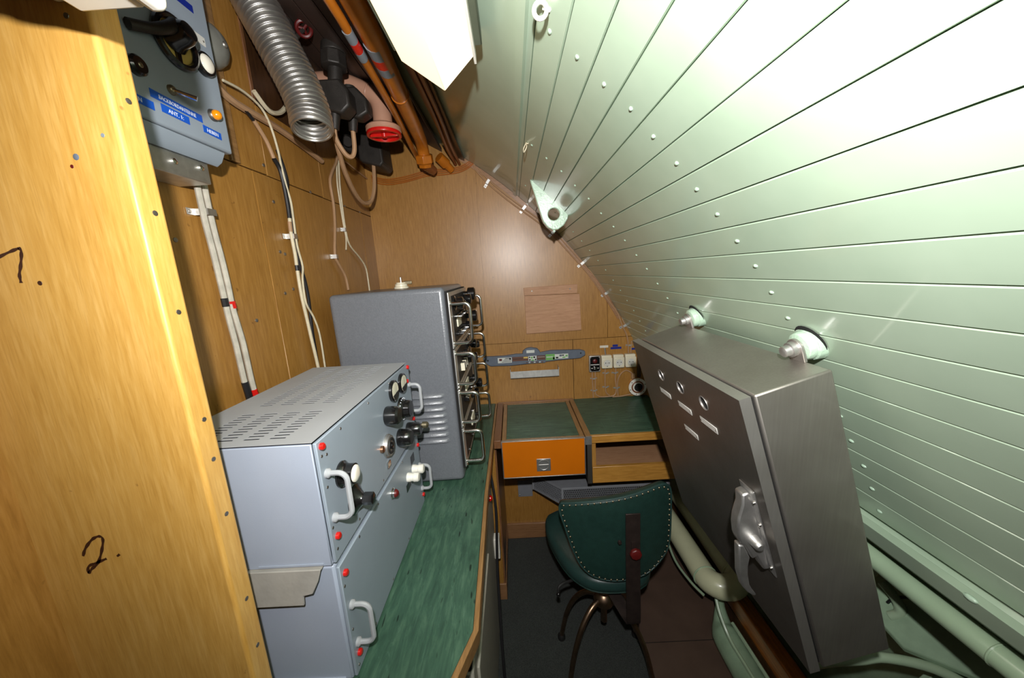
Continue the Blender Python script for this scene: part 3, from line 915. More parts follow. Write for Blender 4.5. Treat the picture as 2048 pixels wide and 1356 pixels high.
# door with three ports cut in: front sheet made as a grid with round holes
ports = ((.310, .055), (.212, .053), (.119, .052))
PR = .0135
dm = MB(CM)
seg_y = [-.004, .060, .1655, .261, .466]
N8 = 24
def port_cell(y0, y1, z0, z1, cy, cz, x):
    ring = [(x, cy + PR * math.cos(2 * math.pi * i / N8), cz + PR * math.sin(2 * math.pi * i / N8)) for i in range(N8)]
    out = []
    for i in range(N8):
        c, s = math.cos(2 * math.pi * i / N8), math.sin(2 * math.pi * i / N8)
        t = min(((y1 - cy) / c if c > 1e-6 else (y0 - cy) / c if c < -1e-6 else 1e9), ((z1 - cz) / s if s > 1e-6 else (z0 - cz) / s if s < -1e-6 else 1e9))
        out.append((x, cy + c * t, cz + s * t))
    dm.add(ring + out, [(i, (i + 1) % N8, N8 + (i + 1) % N8, N8 + i) for i in range(N8)])
    back = [(x + .012, p[1], p[2]) for p in ring]
    dm.add(ring + back, [(i, (i + 1) % N8, N8 + (i + 1) % N8, N8 + i) for i in range(N8)])
    # corners of the cell
    for yy, zz in ((y0, z0), (y1, z0), (y1, z1), (y0, z1)):
        best = sorted(out, key=lambda p: (p[1] - yy) ** 2 + (p[2] - zz) ** 2)[:2]
        dm.add([best[0], best[1], (x, yy, zz)], [(0, 1, 2)])
FX = -.026
port_cell(.0600, .1655, .028, .076, .119, .052, FX)
port_cell(.1655, .2610, .028, .076, .212, .053, FX)
port_cell(.2610, .3600, .028, .076, .310, .055, FX)
for (y0, y1, z0, z1) in ((-.004, .060, .028, .076), (.360, .466, .028, .076), (-.004, .466, -.003, .028), (-.004, .466, .076, .538)):
    dm.add([(FX, y0, z0), (FX, y1, z0), (FX, y1, z1), (FX, y0, z1)], [(0, 1, 2, 3)])
door = dm.build('door', 'steel_dark', sc_, smooth=30)
rm = MB(CM)
rm.box(FX + .0002, -.008, -.004, -.0015, -.003, .538); rm.box(FX + .0002, -.008, .4635, .466, -.003, .538); rm.box(FX + .0002, -.008, -.0014, .4634, -.003, -.0005); rm.box(FX + .0002, -.008, -.0014, .4634, .5355, .538)
rm.build('door_return', 'steel_edge', door)
for cy, cz in ports:
    MB(CM).lathe((FX + .0028, cy, cz), (1, 0, 0), [(0, PR - .0002), (.001, PR - .0002)], 24).build('port_glass', 'dark_void', door)
for cy, cz in ports:
    MB(CM).lathe((FX, cy, cz), (-1, 0, 0), [(-.001, PR + .0012), (.0010, PR + .0010), (.0012, PR + .0002), (.0006, PR - .0004), (-.002, PR - .0005)], 28, cap=False).build('port_ring', 'steel_edge', door)
for cy, cz in ((.315, .104), (.217, .103), (.122, .099), (.221, .165)):
    lp = MB(CM).box(FX - .0012, FX - .0001, cy - .029, cy + .029, cz - .0068, cz + .0068).build('name_plate', 'plate', door, bevel=.0005, seg=1)
    for s in (-1, 1):
        MB(CM).lathe((FX - .0012, cy + s * .025, cz), (-1, 0, 0), [(0, .0017), (.0006, .0015)], 8).build('rivet', 'steel_dark', lp)
ln = MB(CM)
hpts = [(-.042, .184), (-.046, .203), (-.058, .225), (-.064, .242), (-.067, .262), (-.066, .275), (-.060, .283), (-.056, .300), (-.054, .313), (-.046, .311), (-.040, .341), (-.0295, .343), (-.0285, .288), (-.0285, .247), (-.0285, .190), (-.030, .183)]
ln.prism([(x, .030, z) for x, z in hpts], (0, .022, 0))
la = ln.build('latch_body', 'cast_alu', door, bevel=.003)
lv = MB(CM)
lpts = [(-.060, .284), (-.069, .280), (-.074, .302), (-.082, .338), (-.082, .367), (-.076, .382), (-.068, .392), (-.062, .393), (-.066, .384), (-.069, .368), (-.067, .345), (-.063, .328), (-.056, .312)]
lv.prism([(x, .033, z) for x, z in lpts], (0, .015, 0))
lv.build('latch_lever', 'cast_alu', la, bevel=.003)
MB(CM).lathe((-.0435, .030, .275), (0, -1, 0), [(0, .010), (.012, .0085), (.016, .0080), (.019, .005)], 16).build('latch_pivot', 'cast_alu', la)
MB(CM).box(-.0284, FX - .0002, .020, .058, .176, .352).build('latch_plate', 'cast_alu', la, bevel=.0006)
for z in (.20, .245, .335):
    MB(CM).lathe((-.0285, .025, z), (-1, 0, 0), [(0, .0032), (.003, .003), (.004, .0015)], 10).build('latch_screw', 'chrome', la)
# hanging tabs with bolts, on the back edge
for cy in (.060, .415):
    tb = MB(CM)
    tb.prism([(.1125, cy - .016, .0)] + [(.1125, cy + .016 * math.cos(t), -.022 - .016 * math.sin(t)) for t in [math.pi - math.pi * i / 10 for i in range(11)]] + [(.1125, cy + .016, .0)], (.0055, 0, 0))
    t_ = tb.build('hanging_tab', 'steel_edge', sc_, bevel=.0008)
    MB(CM).lathe((.1124, cy, -.022), (-1, 0, 0), [(0, .0125), (.008, .0125), (.009, .0095), (.018, .0090), (.020, .0065)], 14).build('bolt', 'cast_alu', t_)


def boss(y, label):
    c = CM @ Vector((.1182, y, -.022))
    ob = thing('mounting_boss', label, 'bracket', (c.x + .01, c.y, c.z - .02), 'green mounting bosses on the planked hull')
    mb = MB()
    mb.lathe(c, U, [(0, .016), (.002, .0215), (.009, .0235), (.013, .0235), (.0135, .026), (.060, .033)], 26)
    mb.build('boss', 'green_lug', ob, bevel=.001)
    h = Vector((hx(c.z + .012) - .0012, c.y - .004, c.z + .012)); nn = Vector((HC[0] - h.x, 0, HC[1] - h.z)).normalized()
    MB().lathe(h + nn * .0002, nn, [(0, .0265), (.0006, .0260)], 26).build('cut_edge', 'dark_void', ob)
    return ob


boss(.060, 'rounded green painted boss holding the tab beside the latch end of the steel cabinet')
boss(.415, 'rounded green painted boss holding the steel cabinet tab nearer the desk')

# ================================================================== HULL FITTINGS
# lifting lug
lg = thing('lifting_lug', 'thick pale green painted lifting lug with round eye on the curved hull', 'lug', (.16, 1.31, 1.60))
mb = MB()
YL = 1.300
KL = 1.300 / 1.60
outl = [(.100, 1.862), (.1125, 1.85), (.262, 1.693), (.258, 1.676), (.240, 1.650), (.215, 1.634), (.192, 1.633), (.170, 1.645), (.152, 1.668), (.144, 1.690), (.103, 1.835)]
outl = [(x * KL, 1.46 + (z - 1.46) * KL) for x, z in outl]
inn = Vector((.161, 0, 1.654)); RE = .0205
K = 28
def hit(a):
    d = Vector((math.cos(a), 0, math.sin(a))); best = None
    for i in range(len(outl)):
        p = Vector((outl[i][0], 0, outl[i][1])); q = Vector((outl[(i + 1) % len(outl)][0], 0, outl[(i + 1) % len(outl)][1]))
        e = q - p; den = d.x * e.z - d.z * e.x
        if abs(den) < 1e-9: continue
        w = p - inn
        t = (w.x * e.z - w.z * e.x) / den; s = (w.x * d.z - w.z * d.x) / den
        if t > 0 and -1e-6 <= s <= 1 + 1e-6 and (best is None or t < best): best = t
    return inn + d * best
angs = sorted(set([2 * math.pi * i / K for i in range(K)] + [math.atan2(z - inn.z, x - inn.x) % (2 * math.pi) for x, z in outl]))
n = len(angs); vs = []
for yy in (YL, YL + .028):
    for a in angs: vs.append((inn.x + RE * math.cos(a), yy, inn.z + RE * math.sin(a)))
    for a in angs:
        p = hit(a); vs.append((p.x, yy, p.z))
fs = []
for i in range(n):
    j = (i + 1) % n
    fs += [(i, j, n + j, n + i), (2 * n + i, 3 * n + i, 3 * n + j, 2 * n + j), (i, 2 * n + i, 2 * n + j, j), (n + i, n + j, 3 * n + j, 3 * n + i)]
mb.add(vs, fs)
lgp = mb.build('plate', 'green_lug', lg, bevel=.003)
MB().prism([(.155, YL + .008, 1.602), (.167, YL + .008, 1.602), (.161, YL + .008, 1.589)], (0, .010, 0)).build('paint_drip', 'green_lug', lg, bevel=.002)

# eyelets and wire loop on the hull sheet
ey = MB()
ex, ez = hp(48.38, HR - .012)
ey.torus((ex, .512, ez), (.06, .51, .33), .0080, .0028, 22, 8)
ey.cyl((ex + .004, .516, ez + .005), hp(48.2, HR)[0:1] + (.520,) + hp(48.2, HR)[1:], .0022, .0022, 8)
tag(ey.build('screw_eye', 'white'), 'small white screw eye fixed to the curved green hull', 'hook')
wl_ = MB()
ex, ez = hp(48.53, HR - .003)
wl_.tube([(ex, 1.010, ez), (ex - .006, 1.015, ez - .010), (ex - .006, 1.005, ez - .022), (ex + .001, 1.0, ez - .012), (ex + .002, 1.010, ez), (ex + .006, 1.015, ez + .010), (ex + .012, 1.008, ez + .006), (ex + .006, 1.003, ez - .002), (ex, 1.005, ez)], .0014, 6, 4)
tag(wl_.build('wire_loop', 'white_cable'), 'twisted thin wire loop hanging on the green hull beside the cover strip', 'wire')

# ================================================================== CHAIR
ch = thing('work_chair', 'swivel work chair with studded dark green leatherette back and round seat', 'chair', (.26, 1.13, .006))
SZ = .470
so_ = [(.090, 1.290), (.075, 1.250), (.080, 1.170), (.118, 1.050), (.163, .985), (.220, .953), (.313, .949), (.380, .970), (.420, 1.035), (.458, 1.150), (.470, 1.250), (.455, 1.298), (.400, 1.322), (.270, 1.332), (.150, 1.320)]
so_ = catmull([(x, y, 0) for x, y in so_ + so_[:1]], 3)[:-1]
sc0 = Vector((.270, 1.130, 0))
sr = [(.0001, -.042), (.90, -.042), (.965, -.039), (.995, -.030), (1.0, -.020), (.99, -.006), (.95, .004), (.85, .009), (.5, .012), (.0001, .013)]
mb = MB(); vs = []; fs = []; nS = len(so_)
for k_, dz in sr:
    for p in so_:
        q = sc0 + (p - sc0) * k_
        vs.append((q.x, q.y, SZ + dz))
for k_ in range(len(sr) - 1):
    for i in range(nS):
        j = (i + 1) % nS
        fs.append((k_ * nS + i, k_ * nS + j, (k_ + 1) * nS + j, (k_ + 1) * nS + i))
seat = mb.add(vs, fs).build('seat', 'leather_seat', ch, smooth=70)
MB().tube([sc0 + (p - sc0) * .972 + Vector((0, 0, SZ - .039)) for p in so_ + so_[:1]], .0032, 6, 1, cap=False).build('seat_piping', 'leather', seat)
# back rest: padded board facing the camera
out_b = [(.111, .753), (.192, .772), (.296, .790), (.399, .810), (.428, .806), (.444, .780), (.446, .690), (.444, .612), (.431, .570), (.389, .528), (.343, .508), (.265, .501), (.203, .512), (.165, .545), (.140, .603), (.121, .671), (.108, .715), (.106, .740)]
pb = catmull([(x, 0, z) for x, z in out_b + [out_b[0]]], 3)[:-1]
cb = Vector((.285, 0, .655))
YBk = .925
bend = lambda x: .035 * ((x - .285) / .17) ** 2     # wraps towards the seat
mb = MB(); nB = len(pb)
rings = [(1.0, .006), (1.0, .020), (.97, .030), (.6, .036), (.0001, .038)]
fr = [(.0001, 0), (.5, 0), (.93, .0), (.985, .0015)]
vs = []; fs = []
allr = [(s, d) for s, d in fr] + rings
for s, d in allr:
    for p in pb:
        q = cb + (p - cb) * s
        vs.append((q.x, YBk + d + bend(q.x) - .10 * (q.z - .655) * 0, q.z))
for k in range(len(allr) - 1):
    for i in range(nB):
        j = (i + 1) % nB
        fs.append((k * nB + i, k * nB + j, (k + 1) * nB + j, (k + 1) * nB + i))
mb.add(vs, fs)
bk = mb.build('backrest', 'leather', ch, smooth=60)
rim = MB().tube([(p.x, YBk + .004 + bend(p.x), p.z) for p in pb] + [(pb[0].x, YBk + .004 + bend(pb[0].x), pb[0].z)], .0038, 8, 1, cap=False).build('rim_piping', 'leather_seat', bk)
# decorative nails around the rim
per = [cb + (p - cb) * .962 for p in pb]
tot = sum((per[(i + 1) % nB] - per[i]).length for i in range(nB))
NN = 58; acc = 0; i = 0; pos = 0
nail = None
for kx in range(NN):
    target = tot * kx / NN
    while acc + (per[(i + 1) % nB] - per[i % nB]).length < target:
        acc += (per[(i + 1) % nB] - per[i % nB]).length; i += 1
    a = per[i % nB]; b = per[(i + 1) % nB]
    p = a + (b - a) * ((target - acc) / max((b - a).length, 1e-6))
    if nail is None:
        nail = MB().ball((p.x, YBk - .0005 + bend(p.x), p.z), .0034, .0020, .0034, 8, 6).build('nail_head', 'brass', bk); np0 = Vector((p.x, bend(p.x), p.z))
    else:
        c = nail.copy(); COL.objects.link(c); c.parent = bk; c.location = Vector((p.x, bend(p.x), p.z)) - np0
# steel strap that carries the back
st = MB()
w2 = .0215
path = [(.905, .750), (.903, .64), (.899, .52), (.893, .41), (.897, .374), (.915, .368), (.95, .374), (1.035, .395), (1.06, .4245)]
vs = []; fs = []
pp = catmull([(0, y, z) for y, z in path], 4)
xc = lambda y: .312 - max(0, y - .905) * .36
for q in pp:
    for (dx, dy) in ((-w2, 0), (w2, 0)):
        vs.append((xc(q.y) + dx, q.y, q.z))
m_ = len(pp)
for i_ in range(m_):
    d = (pp[min(i_ + 1, m_ - 1)] - pp[max(i_ - 1, 0)]).normalized(); nrm = Vector((0, d.z, -d.y)) * .004
    for (dx) in (-w2, w2):
        vs.append((xc(pp[i_].y) + dx, pp[i_].y - nrm.y, pp[i_].z - nrm.z))
for i_ in range(m_ - 1):
    a, b, c, d = 2 * i_, 2 * i_ + 1, 2 * i_ + 3, 2 * i_ + 2
    o = 2 * m_
    fs += [(a, b, c, d), (o + a, o + d, o + c, o + b), (a, d, o + d, o + a), (b, o + b, o + c, c)]
fs += [(0, 2 * m_, 2 * m_ + 1, 1), (2 * m_ - 2, 2 * m_ - 1, 4 * m_ - 1, 4 * m_ - 2)]
st.add(vs, fs)
stp = st.build('back_strap', 'strap', ch, bevel=.001)
MB().box(.306, .318, .900, .926, .63, .66).build('strap_spacer', 'strap', stp)
rk = MB().lathe((.314, .899, .632), (0, -1, 0), [(0, .009), (.006, .009), (.007, .017), (.012, .018), (.018, .017), (.020, .012)], 8).build('adjusting_knob', 'dark_red', ch, bevel=.002)
MB().lathe((.272, .905, .660), (0, -1, 0), [(0, .006), (.006, .005)], 10).build('strap_rivet', 'strap', stp)
HX, HY = .262, 1.060
hubp = MB().lathe((HX, HY, .272), (0, 0, 1), [(0, .018), (.008, .032), (.022, .036), (.040, .032), (.050, .020), (.150, .018), (.152, .06), (.1555, .07)], 24).build('hub', 'leg', ch)
MB().lathe((HX, HY, .20), (0, 0, 1), [(0, .011), (.072, .011)], 12).build('spindle', 'leg', ch)
for t in (R(213), R(326), R(33), R(146)):
    d = Vector((math.cos(t), math.sin(t), 0)); c0 = Vector((HX, HY, 0))
    pts = [c0 + d * .022 + Vector((0, 0, .302)), c0 + d * .065 + Vector((0, 0, .288)), c0 + d * .112 + Vector((0, 0, .235)), c0 + d * .150 + Vector((0, 0, .145)), c0 + d * .176 + Vector((0, 0, .024))]
    lgm = MB().tube(pts, [.010, .0095, .009, .0085], 10, 5).build('leg', 'leg', ch)
    MB().lathe(c0 + d * .177 + Vector((0, 0, .0065)), (0, 0, 1), [(0, .015), (.012, .015), (.02, .010)], 14).build('foot', 'black_matt', lgm)
MB().tube([(.22, 1.08, .398), (.158, 1.04, .402), (.117, 1.02, .408), (.098, 1.01, .402), (.095, 1.005, .388)], .0048, 8, 4).build('height_lever', 'black_matt', ch)
MB().ball((.095, 1.005, .380), .0080).build('lever_knob', 'black', ch)

# ================================================================== BACK WALL ITEMS
FW = YB - .0005
# plywood board
pb_ = thing('wall_board', 'small reddish plywood clip board screwed to the back wall', 'board', (.19, YB - .01, 1.157))
MB().prism([(.055, FW, 1.157), (.328, FW, 1.161), (.322, FW, 1.340), (.055, FW, 1.344)], (0, -.012, 0)).build('flap', 'ply', pb_, bevel=.001)
tp = MB().prism([(.054, FW, 1.346), (.312, FW, 1.343), (.314, FW, 1.387), (.052, FW, 1.383)], (0, -.009, 0)).build('top_batten', 'ply', pb_, bevel=.001)
for x in (.092, .277):
    MB().lathe((x, FW - .009, 1.366), (0, -1, 0), [(0, .004), (.001, .0035)], 8).build('screw_head', 'steel_dark', tp)

# cutaway submarine model
sb = thing('submarine_model', 'grey cutaway submarine relief model mounted on the back wall', 'model', (.08, YB - .012, 1.003))
sub = [(-.17, 1.046), (-.161, 1.054), (-.061, 1.053), (-.002, 1.059), (.03, 1.058), (.032, 1.073), (.049, 1.085), (.072, 1.089), (.104, 1.082), (.116, 1.068), (.118, 1.06), (.173, 1.068), (.319, 1.063), (.342, 1.055), (.343, 1.034), (.318, 1.02), (.201, 1.015), (.083, 1.007), (-.029, 1.001), (-.094, 1.003), (-.132, 1.003), (-.155, 1.018)]
MB().prism([(x, FW, z) for x, z in sub], (0, -.020, 0)).build('hull_silhouette', 'sub_grey', sb, bevel=.003)
YS = FW - .020


def inlay(x0, x1, z0, z1, mt, d=.002, name='compartment', par=None):
    return MB().box(x0, x1, YS - d, YS - .0001, z0, z1).build(name, mt, par or sb)


c1_ = inlay(-.095, -.025, 1.018, 1.045, 'sub_white')
for i, z in enumerate((1.022, 1.029, 1.036, 1.041)):
    inlay(-.075 + .006 * i, -.028, z, z + .002, 'black_matt', .003, 'deck_line', c1_)
inlay(-.088, -.074, 1.030, 1.040, 'dark_red', .0035, 'engine', c1_)
inlay(-.037, -.029, 1.034, 1.042, 'black', .0035, 'engine', c1_)
c2_ = inlay(-.022, .057, 1.024, 1.045, 'sub_brown')
inlay(.034, .055, 1.036, 1.044, 'dial_yellow', .003, 'bunk', c2_)
inlay(-.018, .030, 1.034, 1.036, 'black_matt', .003, 'deck_line', c2_)
c3_ = inlay(.058, .099, 1.021, 1.046, 'sub_white')
for x, z, w, h, mt in ((.061, 1.024, .008, .006, 'black'), (.072, 1.022, .014, .006, 'sub_green'), (.070, 1.034, .010, .008, 'sub_green'), (.083, 1.036, .009, .007, 'black'), (.090, 1.024, .007, .007, 'black'), (.061, 1.037, .006, .006, 'black')):
    inlay(x, x + w, z, z + h, mt, .0035, 'equipment', c3_)
c4_ = inlay(.101, .143, 1.024, 1.046, 'sub_brown')
inlay(.104, .140, 1.038, 1.0395, 'sub_white', .003, 'deck_line', c4_)
c5_ = inlay(.145, .190, 1.020, 1.050, 'sub_green')
inlay(.148, .180, 1.034, 1.038, 'sub_white', .003, 'deck_line', c5_)
inlay(.180, .189, 1.022, 1.034, 'black', .0035, 'equipment', c5_)
c6_ = inlay(.190, .257, 1.024, 1.048, 'sub_white')
for x, z, w, h, mt in ((.195, 1.027, .012, .007, 'black'), (.213, 1.036, .012, .009, 'sub_grey'), (.228, 1.028, .014, .006, 'sub_green'), (.226, 1.039, .010, .005, 'black'), (.243, 1.034, .011, .008, 'sub_green')):
    inlay(x, x + w, z, z + h, mt, .0035, 'equipment', c6_)
c7_ = inlay(.040, .142, 1.0085, 1.0195, 'sub_grey')
for i in range(7):
    inlay(.046 + i * .013, .053 + i * .013, 1.011, 1.016, 'sub_white' if i % 2 else 'sub_brown', .0035, 'battery_cell', c7_)
inlay(.050, .090, 1.062, 1.076, 'sub_white', .002, 'conning_tower_fitting')
MB().lathe((-.145, YS, 1.034), (0, -1, 0), [(0, .005), (.001, .004)], 10).build('screw_head', 'black_matt', sb)
MB().lathe((.320, YS, 1.046), (0, -1, 0), [(0, .004), (.001, .003)], 10).build('screw_head', 'black_matt', sb)

tr = thing('wall_tray', 'narrow aluminium tray under the submarine model', 'tray', (.085, YB - .03, .945))
MB().box(-.034, .203, FW - .003, FW, .945, .956).build('back_flange', 'alu', tr)
MB().box(-.034, .203, FW - .050, FW - .0031, .945, .948).build('floor_plate', 'alu', tr)
MB().box(-.034, .203, FW - .053, FW - .0501, .945, .979).build('front_lip', 'alu', tr, bevel=.0006)
for x in (-.036, .203):
    MB().box(x, x + .002, FW - .053, FW, .945, .990).build('end_cheek', 'alu', tr)

# switch box and sockets
ab = thing('switch_box', 'small black switch box with red lamp on the back wall', 'switch', (.389, YB - .02, .943))
MB().box(.361, .417, FW - .022, FW, .945, 1.028).build('case', 'alu', ab, bevel=.002)
MB().box(.365, .413, FW - .0235, FW - .0222, .949, 1.024).build('face', 'black', ab, bevel=.0005)
MB().lathe((.389, FW - .0237, 1.001), (0, -1, 0), [(0, .012), (.003, .011), (.006, .006)], 16).build('red_lamp', 'dark_red', ab)
MB().box(.368, .410, FW - .0243, FW - .0236, .981, .985).build('label_line', 'plate', ab)
MB().lathe((.389, FW - .0237, .966), (0, -1, 0), [(0, .007), (.006, .007), (.007, .004)], 14).build('button', 'chrome', ab)
for x, z in ((.3675, 1.0205), (.4105, 1.0205), (.3675, .952), (.4105, .952)):
    MB().lathe((x, FW - .0236, z), (0, -1, 0), [(0, .003), (.0015, .0025)], 8).build('screw_head', 'alu', ab)
for x in (.374, .404):
    MB().box(x - .004, x + .004, FW - .0242, FW - .0236, .963, .9665).build('legend', 'plate', ab)
so = thing('power_socket', 'round ivory wall socket next to the black switch box', 'socket', (.448, YB - .02, .962), 'ivory sockets on the back wall')
MB().box(.4225, .4735, FW - .024, FW, .964, 1.027).build('back_box', 'ivory', so, bevel=.003)
fc = MB().box(.421, .475, FW - .034, FW - .0242, .962, 1.016).build('face_plate', 'ivory', so, bevel=.005, seg=3)
MB().torus((.448, FW - .034, .989), (0, 1, 0), .0185, .0018, 28, 6).build('recess_rim', 'ivory', fc)
MB().lathe((.448, FW - .0341, .989), (0, -1, 0), [(0, .0172), (.0006, .0170)], 28).build('recess', 'plate', fc)
for dx in (-.0085, .0, .0085):
    MB().lathe((.448 + dx, FW - .0348, .991), (0, -1, 0), [(0, .0025 if dx else .0013), (.0003, .0024 if dx else .0012)], 10).build('pin_hole', 'dark_void', fc)
MB().box(.4465, .4495, FW - .036, FW - .0348, .972, .977).build('earth_clip', 'steel_dark', fc)
for dx, lab in ((.0595, 'middle ivory wall socket between its two neighbours on the back wall'), (.1185, 'ivory wall socket closest to the hull on the back wall')):
    c = place(copy_tree(so), (dx, 0, 0), lab)
so['label'] = 'ivory wall socket directly beside the black switch box'

# round ring fitting
rg = thing('ring_socket', 'round flanged socket with white ring and brown rim at the end of the back wall', 'socket', (.600, YB - .03, .812))
MB().lathe((.600, FW, .857), (0, -1, 0), [(0, .034), (.030, .032), (.031, .028)], 28).build('body', 'copper', rg)
MB().lathe((.600, FW - .031, .857), (0, -1, 0), [(0, .045), (.003, .045), (.004, .044), (.004, .032), (.0005, .031)], 36).build('white_ring', 'white', rg)
MB().torus((.600, FW - .034, .857), (0, 1, 0), .0285, .004, 28, 8).build('brown_rim', 'brown_pipe', rg)
MB().lathe((.605, FW - .0312, .854), (0, -1, 0), [(0, .022), (.0006, .021)], 24).build('dark_opening', 'dark_void', rg)
for a in range(6):
    MB().lathe((.600 + .0385 * math.cos(R(60 * a + 20)), FW - .0351, .857 + .0385 * math.sin(R(60 * a + 20))), (0, -1, 0), [(0, .0028), (.0008, .0022)], 8).build('ring_screw', 'steel_dark', rg)
MB().box(.576, .594, FW - .016, FW, .894, .922).build('gland', 'tan_cable', rg, bevel=.003)
dp = MB().box(.606, .624, FW - .012, FW, .900, 1.03).build('conduit_bar', 'dark_wood', bevel=.002)
tag(dp, 'dark upright bar beside the last ivory socket near the hull', 'bar')

for x0, x1, z0, z1, mt, lab, nm in ((.420, .462, 1.062, 1.074, 'paper', 'plain white paper strip above the ivory sockets', 'paper_label'),
                            (.484, .510, 1.064, 1.075, 'navy', 'short upper blue tape label above the middle ivory socket', 'tape_label'),
                            (.474, .528, 1.052, 1.0625, 'navy', 'long lower blue tape label above the middle ivory socket', 'tape_label'),
                            (.574, .598, 1.043, 1.053, 'navy', 'small blue tape label beside the twin cable near the hull', 'tape_label')):
    tag(MB().box(x0, x1, FW - .001, FW, z0, z1).build(nm, mt), lab, 'label')

# ---- cables on the back wall
CY = YB - .006


def cable(pts, r, mat, name, label, cat='cable', group=None, k=4, n=7):
    return tag(MB().tube(pts, r, n, k).build(name, mat), label, cat, group)


twin = [(-.150, 1.975), (-.143, 1.957), (-.136, 1.928), (-.096, 1.879), (-.043, 1.828), (.017, 1.777), (.084, 1.725), (.151, 1.672), (.213, 1.613), (.275, 1.541), (.338, 1.467), (.396, 1.399), (.454, 1.311), (.507, 1.234), (.529, 1.174)]
cable([(x, CY, z) for x, z in twin + [(.556, 1.11), (.562, 1.03)]], .0035, 'tan_cable', 'wall_cable', 'inner tan cable of the pair following the hull curve down the back wall', group='twin cables along the hull curve')
cable([(x + .011, CY - .0005, z + .008) for x, z in twin[2:]] + [(.591, CY, 1.108), (.617, CY, 1.03)], .0035, 'tan_cable', 'wall_cable', 'outer tan cable of the pair running against the hull edge', group='twin cables along the hull curve')
cable([(.577, CY, 1.09), (.574, CY, 1.03)], .003, 'tan_cable', 'wall_cable', 'short tan cable dropping into the ivory socket closest to the hull')
cable([(.443, CY, 1.062), (.446, CY - .004, 1.028)], .004, 'steel', 'wall_cable', 'short metal conduit between the paper strip and an ivory socket')
ow = [(-.615, 1.918), (-.608, 1.912), (-.547, 1.898), (-.477, 1.902), (-.413, 1.913), (-.362, 1.924), (-.28, 1.926), (-.217, 1.931), (-.172, 1.946), (-.143, 1.965)]
OWL = ('third thin orange wire down in the bundle crossing the back wall', 'second thin orange wire down in the bundle crossing the back wall', 'uppermost thin orange wire of the bundle crossing the back wall', 'lowest thin orange wire of the bundle crossing the back wall')
for i, d in enumerate((0, .0078, .0156, -.0078)):
    cable([(x, CY + .001 - .001 * (i % 2), z + d + .0006 * math.sin(j * 1.3 + i)) for j, (x, z) in enumerate(ow)], .0024, 'orange_wire', 'orange_wire', OWL[i], 'wire', 'orange wires across the back wall')
cable([(.378, CY, .946), (.380, CY, .87), (.382, CY, .803)], .0035, 'tan_cable', 'socket_cable', 'straight tan cable dropping from the black switch box to the desk')
cable([(.394, CY, .946), (.393, CY, .836), (.398, CY, .818), (.419, CY, .806), (.456, CY, .805), (.485, CY, .808), (.498, CY, .824), (.500, CY, .857), (.496, CY, .899), (.499, CY, .963)], .0035, 'tan_cable', 'socket_cable', 'tan cable looping from the black switch box up to the middle socket')
cable([(.444, CY - .004, .963), (.442, CY - .004, .915), (.443, CY - .004, .86), (.448, CY - .004, .828), (.464, CY - .006, .813)], .0032, 'tan_cable', 'socket_cable', 'tan cable curving down from the socket beside the switch box')
cable([(.509, CY, .806), (.506, CY, .871), (.514, CY, .906), (.53, CY, .929), (.551, CY, .939), (.572, CY, .929), (.585, CY - .004, .918)], .0035, 'tan_cable', 'socket_cable', 'tan cable arching from the desk over to the white ringed socket')
cable([(.478, CY - .006, .8045), (.525, CY - .006, .8055), (.575, CY - .006, .814)], .0035, 'tan_cable', 'socket_cable', 'tan cable lying along the desk towards the white ringed socket')


def clip(c, along, normal, length, w, label, group, bulge=.006):
    """bent metal strap with two screw feet"""
    c = Vector(c); a = Vector(along).normalized(); nn = Vector(normal).normalized(); s = a.cross(nn).normalized()
    o = thing('cable_clip', label, 'clip', c, group)
    prof = [(-length / 2, 0), (-length * .22, 0), (-length * .18, bulge), (length * .18, bulge), (length * .22, 0), (length / 2, 0)]
    mb = MB(); vs = []
    for t, h in prof:
        for sg in (-1, 1):
            vs.append(c + a * t + nn * (h + .0004) + s * sg * w / 2)
            vs.append(c + a * t + nn * (h + .0014) + s * sg * w / 2)
    fs = []
    for i in range(5):
        b = 4 * i
        fs += [(b + 1, b + 3, b + 7, b + 5), (b, b + 4, b + 6, b + 2), (b, b + 1, b + 5, b + 4), (b + 2, b + 6, b + 7, b + 3)]
    fs += [(0, 2, 3, 1), (20, 21, 23, 22)]
    mb.add(vs, fs).build('strap', 'alu', o, smooth=0)
    for t in (-length * .38, length * .38):
        MB().lathe(c + a * t + nn * .0014, nn, [(0, w * .3), (.001, w * .25)], 8).build('clip_screw', 'steel', o)
    return o


HCL = ['bright clip on the twin cables just below the ' + q for q in ('orange wire bundle', 'hull cover strip')] + ['bright clip on the twin cables right beneath the lifting lug', 'bright clip on the twin cables between lifting lug and plywood board', 'bright clip on the twin cables level with the plywood board', 'bright clip on the twin cables just above the wall sockets']
for q_, (x, z) in enumerate(((-.088, 1.872), (.072, 1.749), (.203, 1.632), (.338, 1.482), (.451, 1.333), (.541, 1.168))):
    a = math.atan2(z - HC[1], x - HC[0])
    clip((x + .003, YB - .0008, z + .003), (math.cos(a), 0, math.sin(a)), (0, -1, 0), .058, .012, HCL[q_], 'clips along the hull curve', .0105)
SCL = ['small clip on two cables close under the black switch box', 'small clip on two cables just above the desk under the switch box', 'small clip close under the socket beside the switch box', 'small clip close under the middle ivory socket', 'small clip low on the cable from the socket beside the switch box', 'small clip low on the cables under the middle ivory socket']
for q_, (x, z) in enumerate(((.386, .906), (.387, .842), (.448, .931), (.494, .930), (.447, .857), (.503, .849))):
    clip((x, YB - .0008, z), (1, 0, 0), (0, -1, 0), .034, .007, SCL[q_], 'clips under the sockets', .0100)
clip((.566, YB - .0008, 1.069), (1, 0, 0), (0, -1, 0), .034, .008, 'metal clip holding the cable pair just above the ivory sockets', 'clips under the sockets', .0100)
